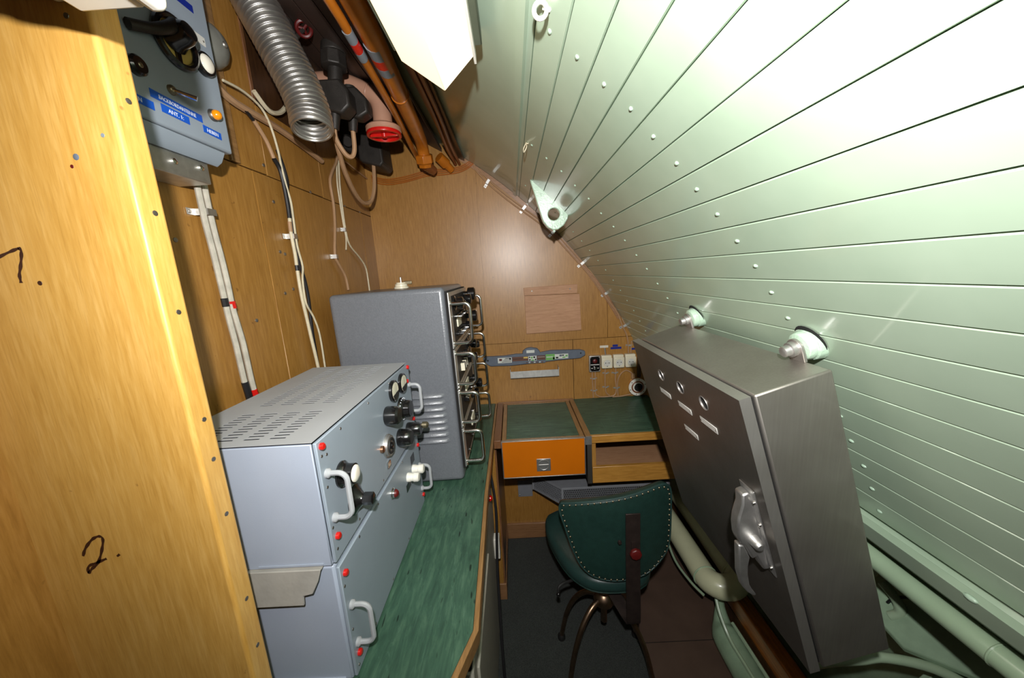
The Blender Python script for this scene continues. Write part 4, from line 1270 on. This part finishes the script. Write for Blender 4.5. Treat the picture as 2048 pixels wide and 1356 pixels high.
gp = MB().box(-.034, .044, YB - .003, YB - .0005, .256, .352).build('cover_plate', 'grille', bevel=.001)
tag(gp, 'flat grey metal cover plate low on the back wall beside the heater grille', 'plate')
MB().lathe((-.026, YB - .003, .266), (0, -1, 0), [(0, .004), (.001, .003)], 8).build('screw_head', 'alu', gp)

# ---- heater with expanded metal grille under the desk
ht = thing('heater_grille', 'grey heater box with expanded metal grille below the desk', 'heater', (.42, 1.56, .385))
hpz0, hpz1 = .386, .474
A_, B_, C_, D_ = (.045, 1.585), (.173, 1.450), (.668, 1.450), (.668, 1.585)
fr_ = MB()


def rail(p, q, z0, z1, t=.006):
    d = (Vector((q[0], q[1], 0)) - Vector((p[0], p[1], 0))).normalized(); nrm = Vector((-d.y, d.x, 0)) * t
    fr_.prism([(p[0], p[1], z0), (q[0], q[1], z0), (q[0] + nrm.x, q[1] + nrm.y, z0), (p[0] + nrm.x, p[1] + nrm.y, z0)], (0, 0, z1 - z0))


for p, q in ((A_, B_), (B_, C_)):
    rail(p, q, hpz0, hpz0 + .010); rail(p, q, hpz1 - .010, hpz1)
for p in (A_, B_, (.655, 1.450)):
    fr_.box(p[0] - .004, p[0] + .006, p[1] - .002, p[1] + .006, hpz0, hpz1)
fr_.build('frame', 'grille', ht, bevel=.001)
MB().prism([(A_[0], A_[1], hpz1), (B_[0], B_[1], hpz1), (C_[0], C_[1], hpz1), (D_[0], 1.70, hpz1), (A_[0], 1.70, hpz1)], (0, 0, .003)).build('top_plate', 'grille', ht)
MB().prism([(A_[0] + .01, A_[1] + .02, hpz0), (B_[0] + .01, B_[1] + .03, hpz0), (C_[0], C_[1] + .03, hpz0), (D_[0], 1.69, hpz0), (A_[0] + .01, 1.69, hpz0)], (0, 0, hpz1 - hpz0 - .003)).build('heater_core', 'dark_void', ht)
ms = MB()
for p, q in ((A_, B_), (B_, C_)):
    P = Vector((p[0], p[1], 0)); Q = Vector((q[0], q[1], 0)); L = (Q - P).length; d = (Q - P).normalized(); nrm = Vector((-d.y, d.x, 0))
    z0, z1 = hpz0 + .008, hpz1 - .008
    pitch = .0085; rise = (z1 - z0); run = rise * .42
    i = -6
    while i * pitch < L:
        for sg in (1, -1):
            t0 = i * pitch + (0 if sg > 0 else run); t1 = t0 + sg * run
            zz0, zz1 = z0, z1
            # clip to the panel
            def at(t): return z0 + (t - t0) / (t1 - t0) * rise
            lo, hi = min(t0, t1), max(t0, t1)
            if hi <= 0 or lo >= L: continue
            ta, tb = (t0, t1)
            ca_, cb_ = max(0, min(L, ta)), max(0, min(L, tb))
            za, zb = at(ca_), at(cb_)
            w = .0011
            a = P + d * ca_; b = P + d * cb_
            ms.add([(a.x - d.x * w, a.y - d.y * w, za), (a.x + d.x * w, a.y + d.y * w, za), (b.x + d.x * w, b.y + d.y * w, zb), (b.x - d.x * w, b.y - d.y * w, zb),
                    (a.x - d.x * w + nrm.x * .002, a.y - d.y * w + nrm.y * .002, za), (a.x + d.x * w + nrm.x * .002, a.y + d.y * w + nrm.y * .002, za), (b.x + d.x * w + nrm.x * .002, b.y + d.y * w + nrm.y * .002, zb), (b.x - d.x * w + nrm.x * .002, b.y - d.y * w + nrm.y * .002, zb)],
                   [(0, 1, 2, 3), (4, 7, 6, 5), (0, 4, 5, 1), (2, 6, 7, 3), (1, 5, 6, 2), (0, 3, 7, 4)])
        i += 1
mo = ms.build('expanded_mesh', 'grille', ht, smooth=0)
mo['kind'] = 'stuff'

# ================================================================== LEFT WALL ITEMS
# antenna control box
bx = thing('antenna_box', 'blue grey antenna control box with blue tape labels on the left wall', 'control box', (XL + .05, .61, 1.65))
XB = -.55
MB().box(XL + .001, XB - .022, .44, .748, 1.705, 2.12).build('rear_case', 'amp_panel', bx, bevel=.003)
MB().box(XB - .0215, XB, .43, .767, 1.727, 2.125).build('lid', 'amp_panel', bx, bevel=.004, seg=3)
MB().prism([(XB - .020, .435, 1.7265), (XB - .004, .435, 1.7265), (XB - .014, .435, 1.708), (XB - .026, .435, 1.700)], (0, .318, 0)).build('lip', 'amp_panel', bx, bevel=.002)
br = MB().box(XL + .0005, XB - .030, .46, .735, 1.664, 1.7045).build('gland_bracket', 'alu', bx, bevel=.002)
for y in (.60, .66, .715):
    MB().lathe((XB - .030, y, 1.684 + .006 * math.sin(y * 90)), (1, 0, 0), [(0, .0055), (.004, .005), (.005, .002)], 10).build('bracket_screw', 'chrome', br)
MX, MY = (0, 1, 0), (0, 0, 1)
for s, yc, z, w, h, rot in (('SENKEN', .579, 1.752, .068, .0125, -2), ('BACKBORDANTENNE', .658, 1.7695, .094, .0125, -1.5), ('ANT. 1:', .6505, 1.7545, .050, .0125, -1.5), ('HEBEN', .7235, 1.7525, .040, .0125, -1.5)):
    mm = basis((XB + .0003, yc, z), MX, MY) @ Matrix.Rotation(R(rot), 4, 'Z')
    lb_ = MB(mm).box(-w / 2, w / 2, -h / 2, h / 2, 0, .0006).build('tape_label', 'blue', bx)
    lb_['label'] = 'blue embossed tape reading ' + s
    text('lettering', s, .0085 if len(s) > 8 else .0088, mm @ Matrix.Translation((0, -.0005, .0007)) @ Matrix.Diagonal((.80 if len(s) > 8 else .95, 1, 1, 1)), 'tape_text', lb_)
dial = MB().torus((XB + .006, .676, 1.876), (1, 0, 0), .036, .0055, 32, 8).build('dial_ring', 'black', bx)
MB().lathe((XB, .676, 1.876), (1, 0, 0), [(0, .034), (.003, .034)], 28).build('dial_scale', 'dial_yellow', dial)
MB().lathe((XB + .003, .674, 1.882), (1, -.05, .2), [(0, .024), (.008, .020), (.024, .018), (.032, .014), (.034, .008)], 24).build('dial_hand_knob', 'black', dial)
MB().box(XB + .003, XB + .007, .672, .680, 1.842, 1.870).build('dial_pointer', 'black', dial)
MB().tube([(XB + .018, .664, 1.895), (XB + .022, .645, 1.878), (XB + .018, .620, 1.862), (XB + .008, .592, 1.852)], [.009, .009, .008, .008], 10, 5).build('crank_arm', 'valve', bx)
wbm = MB().lathe((XB, .732, 1.872), (1, 0, 0), [(0, .0205), (.006, .0205), (.010, .0185)], 26).build('button_bezel', 'black', bx)
MB().ball((XB + .009, .732, 1.872), .007, .0155, .0155, 20, 10).build('white_button', 'opal_bulb', wbm)
ol = MB().lathe((XB, .732, 1.786), (1, 0, 0), [(0, .0105), (.004, .010), (.006, .0085)], 18).build('lamp_bezel', 'steel_dark', bx)
MB().ball((XB + .008, .732, 1.786), .009, .0088, .0088, 14, 8).build('amber_lens', 'amber', ol)
tgm = MB().lathe((XB, .652, 1.792), (1, 0, 0), [(0, .008), (.003, .0078), (.006, .005)], 14).build('toggle_collar', 'brass', bx)
MB().tube([(XB + .004, .652, 1.792), (XB + .016, .660, 1.788), (XB + .028, .668, 1.784)], [.0028, .0036, .0042], 8, 3).build('toggle_lever', 'chrome', tgm)
sk_ = MB().lathe((XB, .596, 1.800), (1, 0, 0), [(0, .0145), (.007, .014), (.010, .011)], 20).build('push_button', 'black', bx)
MB().lathe((XB + .010, .596, 1.800), (1, 0, 0), [(0, .004), (.001, .003)], 8).build('button_screw', 'brass', sk_)
npm = basis((XB + .0003, .727, 1.916), MX, MY)
np_ = MB(npm).box(-.022, .022, -.0075, .0075, 0, .0008).build('name_plate', 'plate', bx)
for sx in (-.018, .018):
    MB(npm).lathe((sx, 0, .0008), (0, 0, 1), [(0, .0018), (.0005, .0015)], 8).build('plate_screw', 'steel_dark', np_)
MB().box(XB + .0002, XB + .0009, .690, .735, 1.955, 1.967).build('tape_label', 'navy', bx)

# bell dome
bl = thing('alarm_bell', 'grey domed alarm bell behind the antenna control box', 'bell', (XL + .03, .875, 1.945))
MB().lathe((XL + .008, .868, 1.985), (1, .1, 0), [(0, .045), (.010, .044), (.026, .036), (.036, .022), (.040, .006)], 28).build('dome', 'bell', bl, smooth=60)
MB().lathe((XL + .001, .868, 1.985), (1, 0, 0), [(0, .020), (.010, .020)], 16).build('base', 'black_matt', bl)
MB().lathe((XL + .047, .872, 1.985), (1, .1, 0), [(0, .007), (.003, .006), (.005, .003)], 10).build('dome_screw', 'steel', bl)

# cables down the left wall
CX = XL + .012
gA = [(.753, 1.706), (.754, 1.673), (.754, 1.628), (.755, 1.59), (.758, 1.547), (.760, 1.496), (.762, 1.437), (.763, 1.398), (.767, 1.336), (.769, 1.255), (.776, 1.17), (.776, 1.0)]
gB = [(.770, 1.708), (.771, 1.674), (.771, 1.628), (.773, 1.576), (.777, 1.525), (.779, 1.472), (.779, 1.421), (.783, 1.383), (.788, 1.336), (.790, 1.25), (.795, 1.17), (.795, 1.0)]
ga = thing('armoured_cable', 'grey armoured cable with black sleeve below the antenna control box', 'cable', (CX, .76, .95))
MB().tube([(CX + .008, y, z) for y, z in gA], .0060, 8, 4).build('sheath', 'grey_cable', ga)
MB().tube([(CX + .008, .7695, 1.25), (CX + .008, .776, 1.17), (CX + .008, .776, 1.0)], .0072, 8, 4).build('black_sleeve', 'black_cable', ga)
MB().tube([(CX + .0085, .7608, 1.442), (CX + .0085, .7615, 1.424)], .0068, 8, 1).build('tape_band', 'black_cable', ga)
gb = thing('armoured_cable', 'grey armoured cable with red sleeve below the antenna control box', 'cable', (CX, .78, .95))
MB().tube([(CX + .008, y, z) for y, z in gB], .0060, 8, 4).build('sheath', 'grey_cable', gb)
MB().tube([(CX + .008, .791, 1.225), (CX + .008, .795, 1.17), (CX + .008, .795, 1.0)], .0072, 8, 4).build('red_sleeve', 'red', gb)
MB().tube([(CX + .0085, .7795, 1.434), (CX + .0085, .7805, 1.418)], .0068, 8, 1).build('tape_band', 'red', gb)
clip((XL + .0008, .767, 1.620), (0, 1, 0), (1, 0, 0), .060, .013, 'steel clamp holding the two armoured cables on the left wall', 'clamps on the left wall', .027)

CL = 'cable running down the left wall between rack and antenna box'
bk1 = [(1.027, 1.803), (1.047, 1.78), (1.054, 1.732), (1.055, 1.68), (1.053, 1.65), (1.048, 1.612), (1.05, 1.55), (1.048, 1.511), (1.047, 1.435), (1.054, 1.361), (1.060, 1.30), (1.067, 1.24), (1.08, 1.10)]
m1_ = thing('sleeved_cable', 'cream wall cable with a black sleeve along its upper length', 'cable', (CX, 1.05, 1.1))
MB().tube([(CX + .005, y, z) for y, z in bk1[4:]], .0048, 8, 4).build('sheath', 'white_cable', m1_)
MB().tube([(CX + .005, y, z) for y, z in bk1[:5]], .0058, 8, 4).build('black_sleeve', 'black_cable', m1_)
MB().tube([(CX + .005, .972, 1.875), (CX + .005, 1.008, 1.84), (CX + .005, 1.027, 1.803)], .005, 8, 4).build('upper_sheath', 'tan_cable', m1_)
MB().tube([(CX + .005, 1.050, 1.640), (CX + .005, 1.048, 1.612)], .0054, 8, 1).build('tan_sheath', 'tan_cable', m1_)
MB().tube([(CX + .005, 1.0485, 1.518), (CX + .005, 1.048, 1.502)], .0054, 8, 1).build('tape_band', 'black_cable', m1_)
cable([(CX - .002, y, z) for y, z in [(1.060, 1.835), (1.076, 1.80), (1.084, 1.76), (1.077, 1.73), (1.077, 1.673), (1.075, 1.607), (1.076, 1.528), (1.089, 1.475), (1.092, 1.412), (1.083, 1.304), (1.085, 1.10)]], .0045, 'black_cable', 'wall_cable', 'plain black cable running down the left wall beside the cream one')
cable([(CX + .010, y, z) for y, z in [(.882, 1.922), (.945, 1.928), (1.003, 1.916), (1.03, 1.881), (1.044, 1.828), (1.047, 1.787), (1.056, 1.732), (1.064, 1.696), (1.062, 1.643), (1.059, 1.574), (1.069, 1.515), (1.057, 1.475), (1.055, 1.406), (1.082, 1.361), (1.10, 1.30), (1.10, 1.19), (1.10, 1.08)]], .0030, 'white_cable', 'wall_wire', 'thin off white wire twisting down the left wall from the antenna box', 'wire')
cable([(CX + .004, y, z) for y, z in [(.80, 1.925), (.876, 1.900), (.943, 1.890), (.972, 1.875)]], .004, 'black_cable', 'wall_cable', 'short black cable end leaving the antenna control box')
cable([(CX + .002, y, z) for y, z in [(.82, 1.915), (.866, 1.905), (.921, 1.893), (1.068, 1.895), (1.185, 1.887), (1.30, 1.875)]], .0085, 'tan_cable', 'wall_tube', 'thick tan tube running level along the left wall behind the flexible duct', 'pipe')
cable([(CX, y, z) for y, z in [(1.0, 1.955), (1.05, 1.93), (1.10, 1.945), (1.14, 1.98)]], .006, 'white_cable', 'wall_tube', 'short curved cream tube below the dark recess on the left wall', 'pipe')
clip((XL + .0008, 1.055, 1.600), (0, 1, 0), (1, 0, 0), .046, .014, 'bright clip on the cream cable with black sleeve', 'clamps on the left wall', .023)
wC = [(1.43, 1.93), (1.41, 1.90), (1.363, 1.852), (1.341, 1.814), (1.343, 1.74), (1.329, 1.662), (1.298, 1.563), (1.314, 1.53), (1.353, 1.485), (1.362, 1.432)]
cable([(CX, y, z) for y, z in wC], .0048, 'tan_cable', 'wall_wire', 'tan wire with a kink running down to the back of the rack', 'wire')
cable([(CX - .004, y, z) for y, z in [(1.433, 1.93), (1.407, 1.835), (1.406, 1.761), (1.409, 1.682), (1.415, 1.632), (1.400, 1.584)]], .003, 'white_cable', 'wall_wire', 'short cream wire ending halfway down the left wall near the corner', 'wire')
cable([(CX - .002, y, z) for y, z in [(1.443, 1.93), (1.421, 1.829), (1.415, 1.738), (1.415, 1.667), (1.431, 1.607), (1.505, 1.563), (1.555, 1.524), (1.567, 1.471), (1.566, 1.30)]], .0032, 'white_cable', 'wall_wire', 'long cream wire swinging towards the corner behind the rack', 'wire')
cable([(CX, 1.43, 1.925), (CX, 1.50, 1.93), (CX, 1.58, 1.925), (CX, 1.70, 1.918)], .003, 'tan_cable', 'wall_wire', 'tan wire running level into the upper corner of the left wall', 'wire')
clip((XL + .0008, 1.298, 1.554), (0, 1, 0), (1, 0, 0), .034, .014, 'bright clip on the kinked tan wire', 'clamps on the left wall', .0175)
clip((XL + .0008, 1.405, 1.660), (0, 1, 0), (1, 0, 0), .032, .013, 'bright clip on the paired cream wires near the corner', 'clamps on the left wall', .0145)

# ================================================================== OVERHEAD
# flexible duct
hs = thing('flexible_duct', 'silver corrugated flexible duct with open end hanging from the ceiling', 'duct', (-.5, .985, 1.845))
pth = catmull([(-.592, .985, 2.165), (-.579, .985, 2.130), (-.557, .985, 2.078), (-.533, .990, 2.014), (-.509, .995, 1.948), (-.495, .993, 1.895), (-.489, .982, 1.849)], 64)
rads = []
acc = 0
for i, p in enumerate(pth):
    if i: acc += (pth[i] - pth[i - 1]).length
    rads.append(.0470 + .0042 * math.cos(acc / .0125 * 2 * math.pi))
MB().tube(pth, rads, 28, 1, cap=False).build('outer_bellows', 'hose', hs, smooth=179)
inner = pth[-100:]
MB().tube(inner, [r - .0035 for r in rads[-100:]], 28, 1, cap=False).build('inner_lining', 'hose', hs, smooth=179)
e_ = (pth[-1] - pth[-2]).normalized()
MB().torus(pth[-1], e_, .0452, .0030, 30, 8).build('end_rim', 'hose', hs)
MB().lathe(inner[0], inner[1] - inner[0], [(0, .0425), (.001, .0425)], 20).build('dark_inside', 'dark_void', hs)

# stop valve behind the duct
sv = thing('stop_valve', 'dark overhead stop valve with dull red handwheel behind the duct', 'valve', (-.53, 1.07, 1.99))
MB().tube([(-.556, 1.064, 2.165), (-.552, 1.064, 2.10), (-.55, 1.070, 2.03), (-.555, 1.080, 1.98)], .0165, 12, 4).build('stem_pipe', 'valve', sv)
MB().lathe((-.553, 1.066, 2.12), (0, .02, -1), [(0, .021), (.03, .021)], 8).build('union_nut', 'valve', sv)
wq = MB().torus((-.506, 1.052, 2.118), (.4, -.5, -.7), .017, .005, 22, 8)
for a in range(3):
    t = R(120 * a); ax, aa, bb_ = frame((.4, -.5, -.7)); d = (aa * math.cos(t) + bb_ * math.sin(t)) * .016
    wq.cyl(Vector((-.506, 1.052, 2.118)), Vector((-.506, 1.052, 2.118)) + d, .0035, .0035, 6)
wq.build('handwheel', 'dark_red', sv)
MB().cyl((-.506, 1.052, 2.118), (-.545, 1.064, 2.10), .006, .006, 8).build('spindle', 'valve', sv)

# black cable connectors
k1 = thing('cable_connector', 'tall dark angled cable connector beside the open duct end', 'connector', (-.485, 1.11, 1.90))
mb = MB()
mb.lathe((-.461, 1.11, 2.112), (-.02, 0, -1), [(0, .030), (.018, .033), (.024, .033)], 14)
mb.lathe((-.4625, 1.11, 2.088), (-.06, 0, -1), [(0, .034), (.034, .036), (.038, .030)], 8)
k1b = mb.build('collar', 'valve', k1, bevel=.002)
MB().cyl((-.463, 1.11, 2.052), (-.469, 1.11, 2.012), .020, .019, 14).build('neck', 'valve', k1)
MB().prism([(-.505, 1.080, 2.014), (-.445, 1.080, 2.014), (-.425, 1.080, 1.985), (-.425, 1.080, 1.945), (-.450, 1.080, 1.925), (-.503, 1.080, 1.940)], (0, .055, 0)).build('housing', 'valve', k1, bevel=.006)
MB().cyl((-.478, 1.105, 1.940), (-.486, 1.105, 1.895), .015, .012, 12).build('gland', 'valve', k1)
k2 = thing('cable_connector', 'shorter dark cable connector under the dusty pink pipe', 'connector', (-.455, 1.172, 1.92))
MB().prism([(-.485, 1.150, 2.026), (-.430, 1.150, 2.026), (-.402, 1.150, 1.995), (-.400, 1.150, 1.955), (-.430, 1.150, 1.940), (-.482, 1.150, 1.952)], (0, .045, 0)).build('housing', 'valve', k2, bevel=.006)
MB().cyl((-.455, 1.172, 1.95), (-.460, 1.172, 1.912), .015, .012, 12).build('gland', 'valve', k2)
MB().cyl((-.455, 1.172, 2.02), (-.455, 1.172, 2.034), .018, .018, 12).build('neck', 'valve', k2)
MB().tube([(-.485, 1.16, 1.955), (-.50, 1.16, 1.945), (-.515, 1.172, 1.95)], .008, 8, 3).build('side_lug', 'valve', k2)
kb = thing('junction_housing', 'large dark junction housing high in the left rear corner', 'junction box', (-.565, 1.55, 1.90))
MB().prism([(XL + .003, 1.50, 2.09), (-.520, 1.50, 2.09), (-.490, 1.50, 2.05), (-.484, 1.50, 1.92), (-.500, 1.50, 1.905), (-.570, 1.50, 1.925), (-.600, 1.50, 1.955), (XL + .003, 1.50, 1.98)], (0, .12, 0)).build('housing', 'valve', kb, bevel=.007)
MB().cyl((-.515, 1.53, 2.05), (-.515, 1.47, 2.06), .026, .024, 16).build('round_cap', 'valve', kb)
MB().cyl((-.60, 1.49, 2.0), (-.60, 1.46, 1.99), .022, .018, 14).build('round_cap', 'valve', kb)
cable([(-.486, 1.105, 1.90), (-.492, 1.12, 1.875), (-.482, 1.145, 1.842), (-.470, 1.162, 1.838), (-.462, 1.170, 1.862), (-.460, 1.172, 1.915)], .0065, 'tan_cable', 'looped_cable', 'short tan cable looping between the two dark connectors', k=6)
cable([(-.500, 1.13, 1.905), (-.51, 1.16, 1.88), (-.535, 1.25, 1.82), (-.553, 1.36, 1.772), (-.555, 1.43, 1.758), (-.545, 1.48, 1.775), (-.535, 1.505, 1.83), (-.530, 1.515, 1.915)], .0075, 'tan_cable', 'looped_cable', 'long tan cable sagging from the tall connector to the junction housing', k=6)

# pink pipe with red cap
pk_ = thing('capped_pipe', 'dusty pink overhead pipe bent down to a red capped flange', 'pipe', (-.378, 1.26, 1.92))
PX, PY = -.394, 1.262
MB().tube([(-.605, PY, 2.098), (-.515, PY, 2.094), (-.427, PY, 2.056)], .0275, 18, 3).build('horizontal_run', 'pink', pk_)
MB().tube([(-.427, PY, 2.056), (-.412, PY, 2.046), (-.400, PY, 2.030), (PX, PY, 2.005), (PX, PY, 1.955)], [.028, .028, .0285, .029, .031], 18, 4).build('bend', 'pink', pk_)
MB().torus((-.429, PY, 2.057), (1, 0, -.38), .0275, .0022, 22, 6).build('weld_bead', 'pink', pk_)
MB().lathe((PX, PY, 1.962), (0, 0, -1), [(0, .034), (.006, .049), (.012, .056), (.022, .056), (.026, .052)], 30).build('flange', 'pink', pk_)
cpp = MB().lathe((PX, PY, 1.936), (0, 0, -1), [(0, .054), (.006, .0555), (.010, .0545), (.0105, .047), (.002, .046)], 32).build('red_cap', 'red', pk_)
MB().box(PX - .045, PX + .045, PY - .004, PY + .004, 1.925, 1.934).build('cap_rib', 'red', cpp, bevel=.001)
MB().lathe((PX, PY, 1.933), (0, 0, -1), [(0, .010), (.010, .008), (.012, .004)], 12).build('cap_boss', 'red', cpp)

# orange pipes
op = thing('orange_pipe', 'thick ochre orange overhead pipe with red and grey bands', 'pipe', (-.31, 1.0, 1.97))
big = [(-.262, .20, 2.0), (-.270, .55, 2.0), (-.278, .795, 2.0), (-.286, .95, 2.0), (-.305, 1.195, 2.0), (-.326, 1.45, 2.0)]
MB().tube(big, .0250, 16, 5).build('straight_run', 'orange_pipe', op)
MB().tube([(-.3255, 1.445, 2.0), (-.331, 1.51, 1.998), (-.335, 1.55, 1.985), (-.336, 1.575, 1.955)], .0240, 16, 5).build('bend', 'orange_pipe', op)
for y0, y1, mt in ((.915, .955, 'grey_band'), (.956, .990, 'red'), (.991, 1.025, 'grey_band')):
    f = lambda y: (-.278 - (y - .795) * .0625, y, 2.0)
    MB().tube([f(y0), f((y0 + y1) / 2), f(y1)], .0256, 16, 2).build('marking_band', mt, op)
MB().lathe((-.336, 1.570, 1.962), (0, .45, -1), [(0, .030), (.004, .037), (.032, .037), (.036, .030), (.05, .028)], 6).build('union_nut', 'orange_pipe', op, bevel=.002)
MB().lathe((-.336, 1.586, 1.925), (.6, .9, -.35), [(0, .022), (.03, .020), (.05, .017)], 16).build('elbow_outlet', 'brown_pipe', op)
MB().torus((-.302, 1.16, 2.0), (-.07, 1, 0), .0256, .002, 22, 6).build('weld_bead', 'orange_pipe', op)
sp = thing('orange_pipe', 'thin ochre orange overhead pipe beside the thick one', 'pipe', (-.35, 1.0, 2.0))
MB().tube([(-.306, .20, 1.985), (-.314, .75, 1.985), (-.3235, .911, 1.985), (-.3445, 1.22, 1.985), (-.376, 1.54, 1.985), (-.392, 1.70, 1.985)], .0100, 12, 4).build('straight_run', 'orange_pipe', sp)
for y0, y1, mt in ((.850, .886, 'grey_band'), (.887, .920, 'red'), (.921, .952, 'grey_band')):
    f = lambda y: (-.3235 - (y - .911) * .070, y, 1.985)
    MB().tube([f(y0), f((y0 + y1) / 2), f(y1)], .0110, 12, 2).build('marking_band', mt, sp)
pf = thing('pipe_fitting', 'short orange threaded pipe fitting at the top edge of the back wall', 'fitting', (-.25, 1.69, 1.93))
MB().cyl((-.288, 1.645, 1.972), (-.264, 1.675, 1.950), .022, .0235, 16).build('nut', 'orange_pipe', pf)
MB().cyl((-.264, 1.675, 1.950), (-.244, 1.700, 1.930), .0175, .0155, 16).build('nipple', 'orange_pipe', pf)
for i, (xa, xb, r, mt, lab) in enumerate(((-.200, -.214, .0065, 'brown_pipe', 'thin brown overhead pipe closest to the lamp'), (-.219, -.232, .0075, 'brown_pipe', 'thicker brown overhead pipe next to the ochre pipes'))):
    cable([(xa, .20, 1.972 + .010 * i), (xa - .003, .9, 1.972 + .010 * i), (xa - .005, 1.25, 1.972 + .010 * i), (xb, 1.52, 1.972), (xb + .004, 1.66, 1.962), (xb + .006, 1.705, 1.955)], r, mt, 'brown_pipe', lab, 'pipe')

# ceiling lamp: V shaped opal shade
lm = thing('ceiling_lamp', 'glowing opal ceiling lamp with V shaped shade', 'lamp', (-.105, .46, 1.784))
ya, yb = .20, .700
sec = [(-.173, 1.838), (-.1006, 1.786), (-.045, 1.838), (-.045, 1.842), (-.173, 1.842)]
MB().prism([(x, ya, z) for x, z in sec], (0, yb - ya, 0)).build('shade', 'lamp_shade', lm, bevel=.0015)
MB().prism([(-.180, ya - .01, 1.8425), (-.028, ya - .01, 1.8425), (-.028, ya - .01, 1.866), (-.06, ya - .01, 1.885), (-.180, ya - .01, 1.945)], (0, yb - ya - .01, 0)).build('housing', 'lamp_house', lm, bevel=.002)
MB().box(-.0445, -.0405, ya, yb, 1.826, 1.8424).build('side_lip', 'white', lm)

# white wall light near the partition
wf = thing('wall_light', 'white plastic wall light housing on the partition above eye level', 'light', (-.34, .30, 1.707))
MB().box(-.366, -.3075, .215, .358, 1.707, 1.775).build('housing', 'white', wf, bevel=.003)
MB().box(-.307, -.2885, .205, .362, 1.703, 1.78).build('end_cap', 'white', wf, bevel=.008, seg=4)
MB().torus((-.338, .30, 1.7065), (0, 0, 1), .024, .0016, 28, 6).build('round_diffuser', 'white', wf)
MB().box(-.288, -.2876, .315, .345, 1.715, 1.724).build('slot', 'dark_void', wf)
MB().box(-.43, -.36, .33, .3995, 1.745, 1.772).build('arm', 'white', wf, bevel=.003)

# ================================================================== LOWER RIGHT PIPES
rp = thing('side_pipe', 'long pale green pipe running along the hull under the ledge', 'pipe', (.66, .5, .86))
MB().cyl((.662, Y0 + .05, .884), (.662, 1.70, .884), .0195, .0195, 20).build('run', 'green', rp)
MB().torus((.662, .405, .884), (0, 1, 0), .0192, .0018, 24, 6).build('weld_bead', 'green', rp)
pp_ = thing('return_pipe', 'pale green pipe with U bend standing low beside the chair', 'pipe', (.72, 1.3, .23))
MB().cyl((.675, 1.150, .27), (.675, 1.70, .27), .043, .043, 24).build('front_run', 'cream', pp_)
ub = [(.675 + .055 - .055 * math.cos(R(a)), 1.150 - .055 * math.sin(R(a)), .27 + .012 * (a / 180)) for a in range(0, 181, 15)]
MB().tube(ub, .0425, 24, 1).build('u_bend', 'cream', pp_)
MB().cyl((.785, 1.150, .282), (.785, 1.70, .30), .043, .043, 24).build('rear_run', 'cream', pp_)
MB().torus((.675, 1.152, .27), (0, 1, 0), .0425, .003, 28, 6).build('weld_bead', 'green', pp_)
MB().torus((.785, 1.152, .282), (0, 1, 0), .0432, .0045, 28, 6).build('weld_bead', 'cream', pp_)
bmg = MB().box(.782, .832, .30, 1.215, .115, .19).build('timber_beam', 'beam', bevel=.006, seg=3)
tag(bmg, 'varnished dark timber beam on the floor side below the steel cabinet', 'beam')
bmb = MB().box(.782, .832, .32, 1.2, .0005, .114).build('beam_block', 'dark_wood')
tag(bmb, 'dark wooden block carrying the varnished timber beam', 'block')
tk = thing('floor_pipe', 'fat pale green pipe lying on the floor beside the timber beam', 'pipe', (.728, .9, .001))
MB().tube([(.735, .42, .052), (.733, .80, .052), (.733, 1.02, .052), (.735, 1.10, .056), (.742, 1.14, .075), (.748, 1.165, .12), (.750, 1.175, .19)], [.050, .050, .050, .049, .030, .016, .012], 20, 5).build('run', 'green_dirty', tk)
cable([(.705, 1.135, .215), (.700, 1.09, .17), (.705, 1.03, .125), (.712, .95, .112), (.715, .80, .110), (.716, .45, .110)], .006, 'green', 'thin_pipe', 'thin pale green pipe sloping over the fat floor pipe', 'pipe', k=5)
cable([(.757, 1.10, .110), (.760, 1.0, .107), (.762, .85, .106), (.765, .45, .105)], .006, 'green', 'thin_pipe', 'thin green pipe lying between the fat floor pipe and the beam', 'pipe', k=5)
cable([(.655, 1.45, .195), (.640, 1.32, .185), (.645, 1.20, .20), (.66, 1.13, .21)], .005, 'green', 'thin_pipe', 'thin green pipe under the U bent pipe beside the chair', 'pipe', k=5)
rgb = MB().torus((.668, .895, .030), (.3, -.8, .2), .022, .0065, 20, 8)
tag(rgb.build('lashing_ring', 'green'), 'small green lashing ring on the floor by the fat pipe', 'ring')
# frames and brackets behind the cabinet
fm = thing('hull_frame', 'green painted curved hull frame and shelf bracket below the ledge', 'frame', (.78, .55, .45))
cpt = [(.640, .66, .520), (.675, .645, .548), (.715, .625, .578), (.752, .610, .602), (.790, .56, .640), (.80, .50, .665), (.80, .42, .69), (.80, .33, .715)]
MB().tube(cpt, .0095, 12, 5).build('bent_rod', 'green', fm)
MB().prism([(.765, .70, .668), (.775, .60, .640), (.870, .38, .742), (.872, .52, .760), (.850, .70, .760)], (.004, .0, -.012)).build('shelf_bracket', 'green_dirty', fm, bevel=.002)
MB().tube([(.785, .665, .735), (.792, .640, .715), (.795, .632, .690), (.786, .640, .672)], .010, 10, 4).build('curled_hook', 'green', fm)
MB().tube([(.80, .60, .760), (.800, .625, .735), (.795, .645, .715), (.792, .655, .690)], .003, 7, 4).build('loose_wire', 'black_cable', fm)
MB().prism([(.80, .60, .50), (.90, .60, .62), (.93, .60, .56), (.93, .60, .2), (.86, .60, .2)], (0, .012, 0)).build('web_plate', 'green_dirty', fm, bevel=.002)
MB().tube([(.855, .60, .775), (.862, .54, .742), (.868, .48, .728), (.880, .42, .72), (.888, .30, .70)], .004, 7, 5).build('edge_cable', 'black_cable', fm)
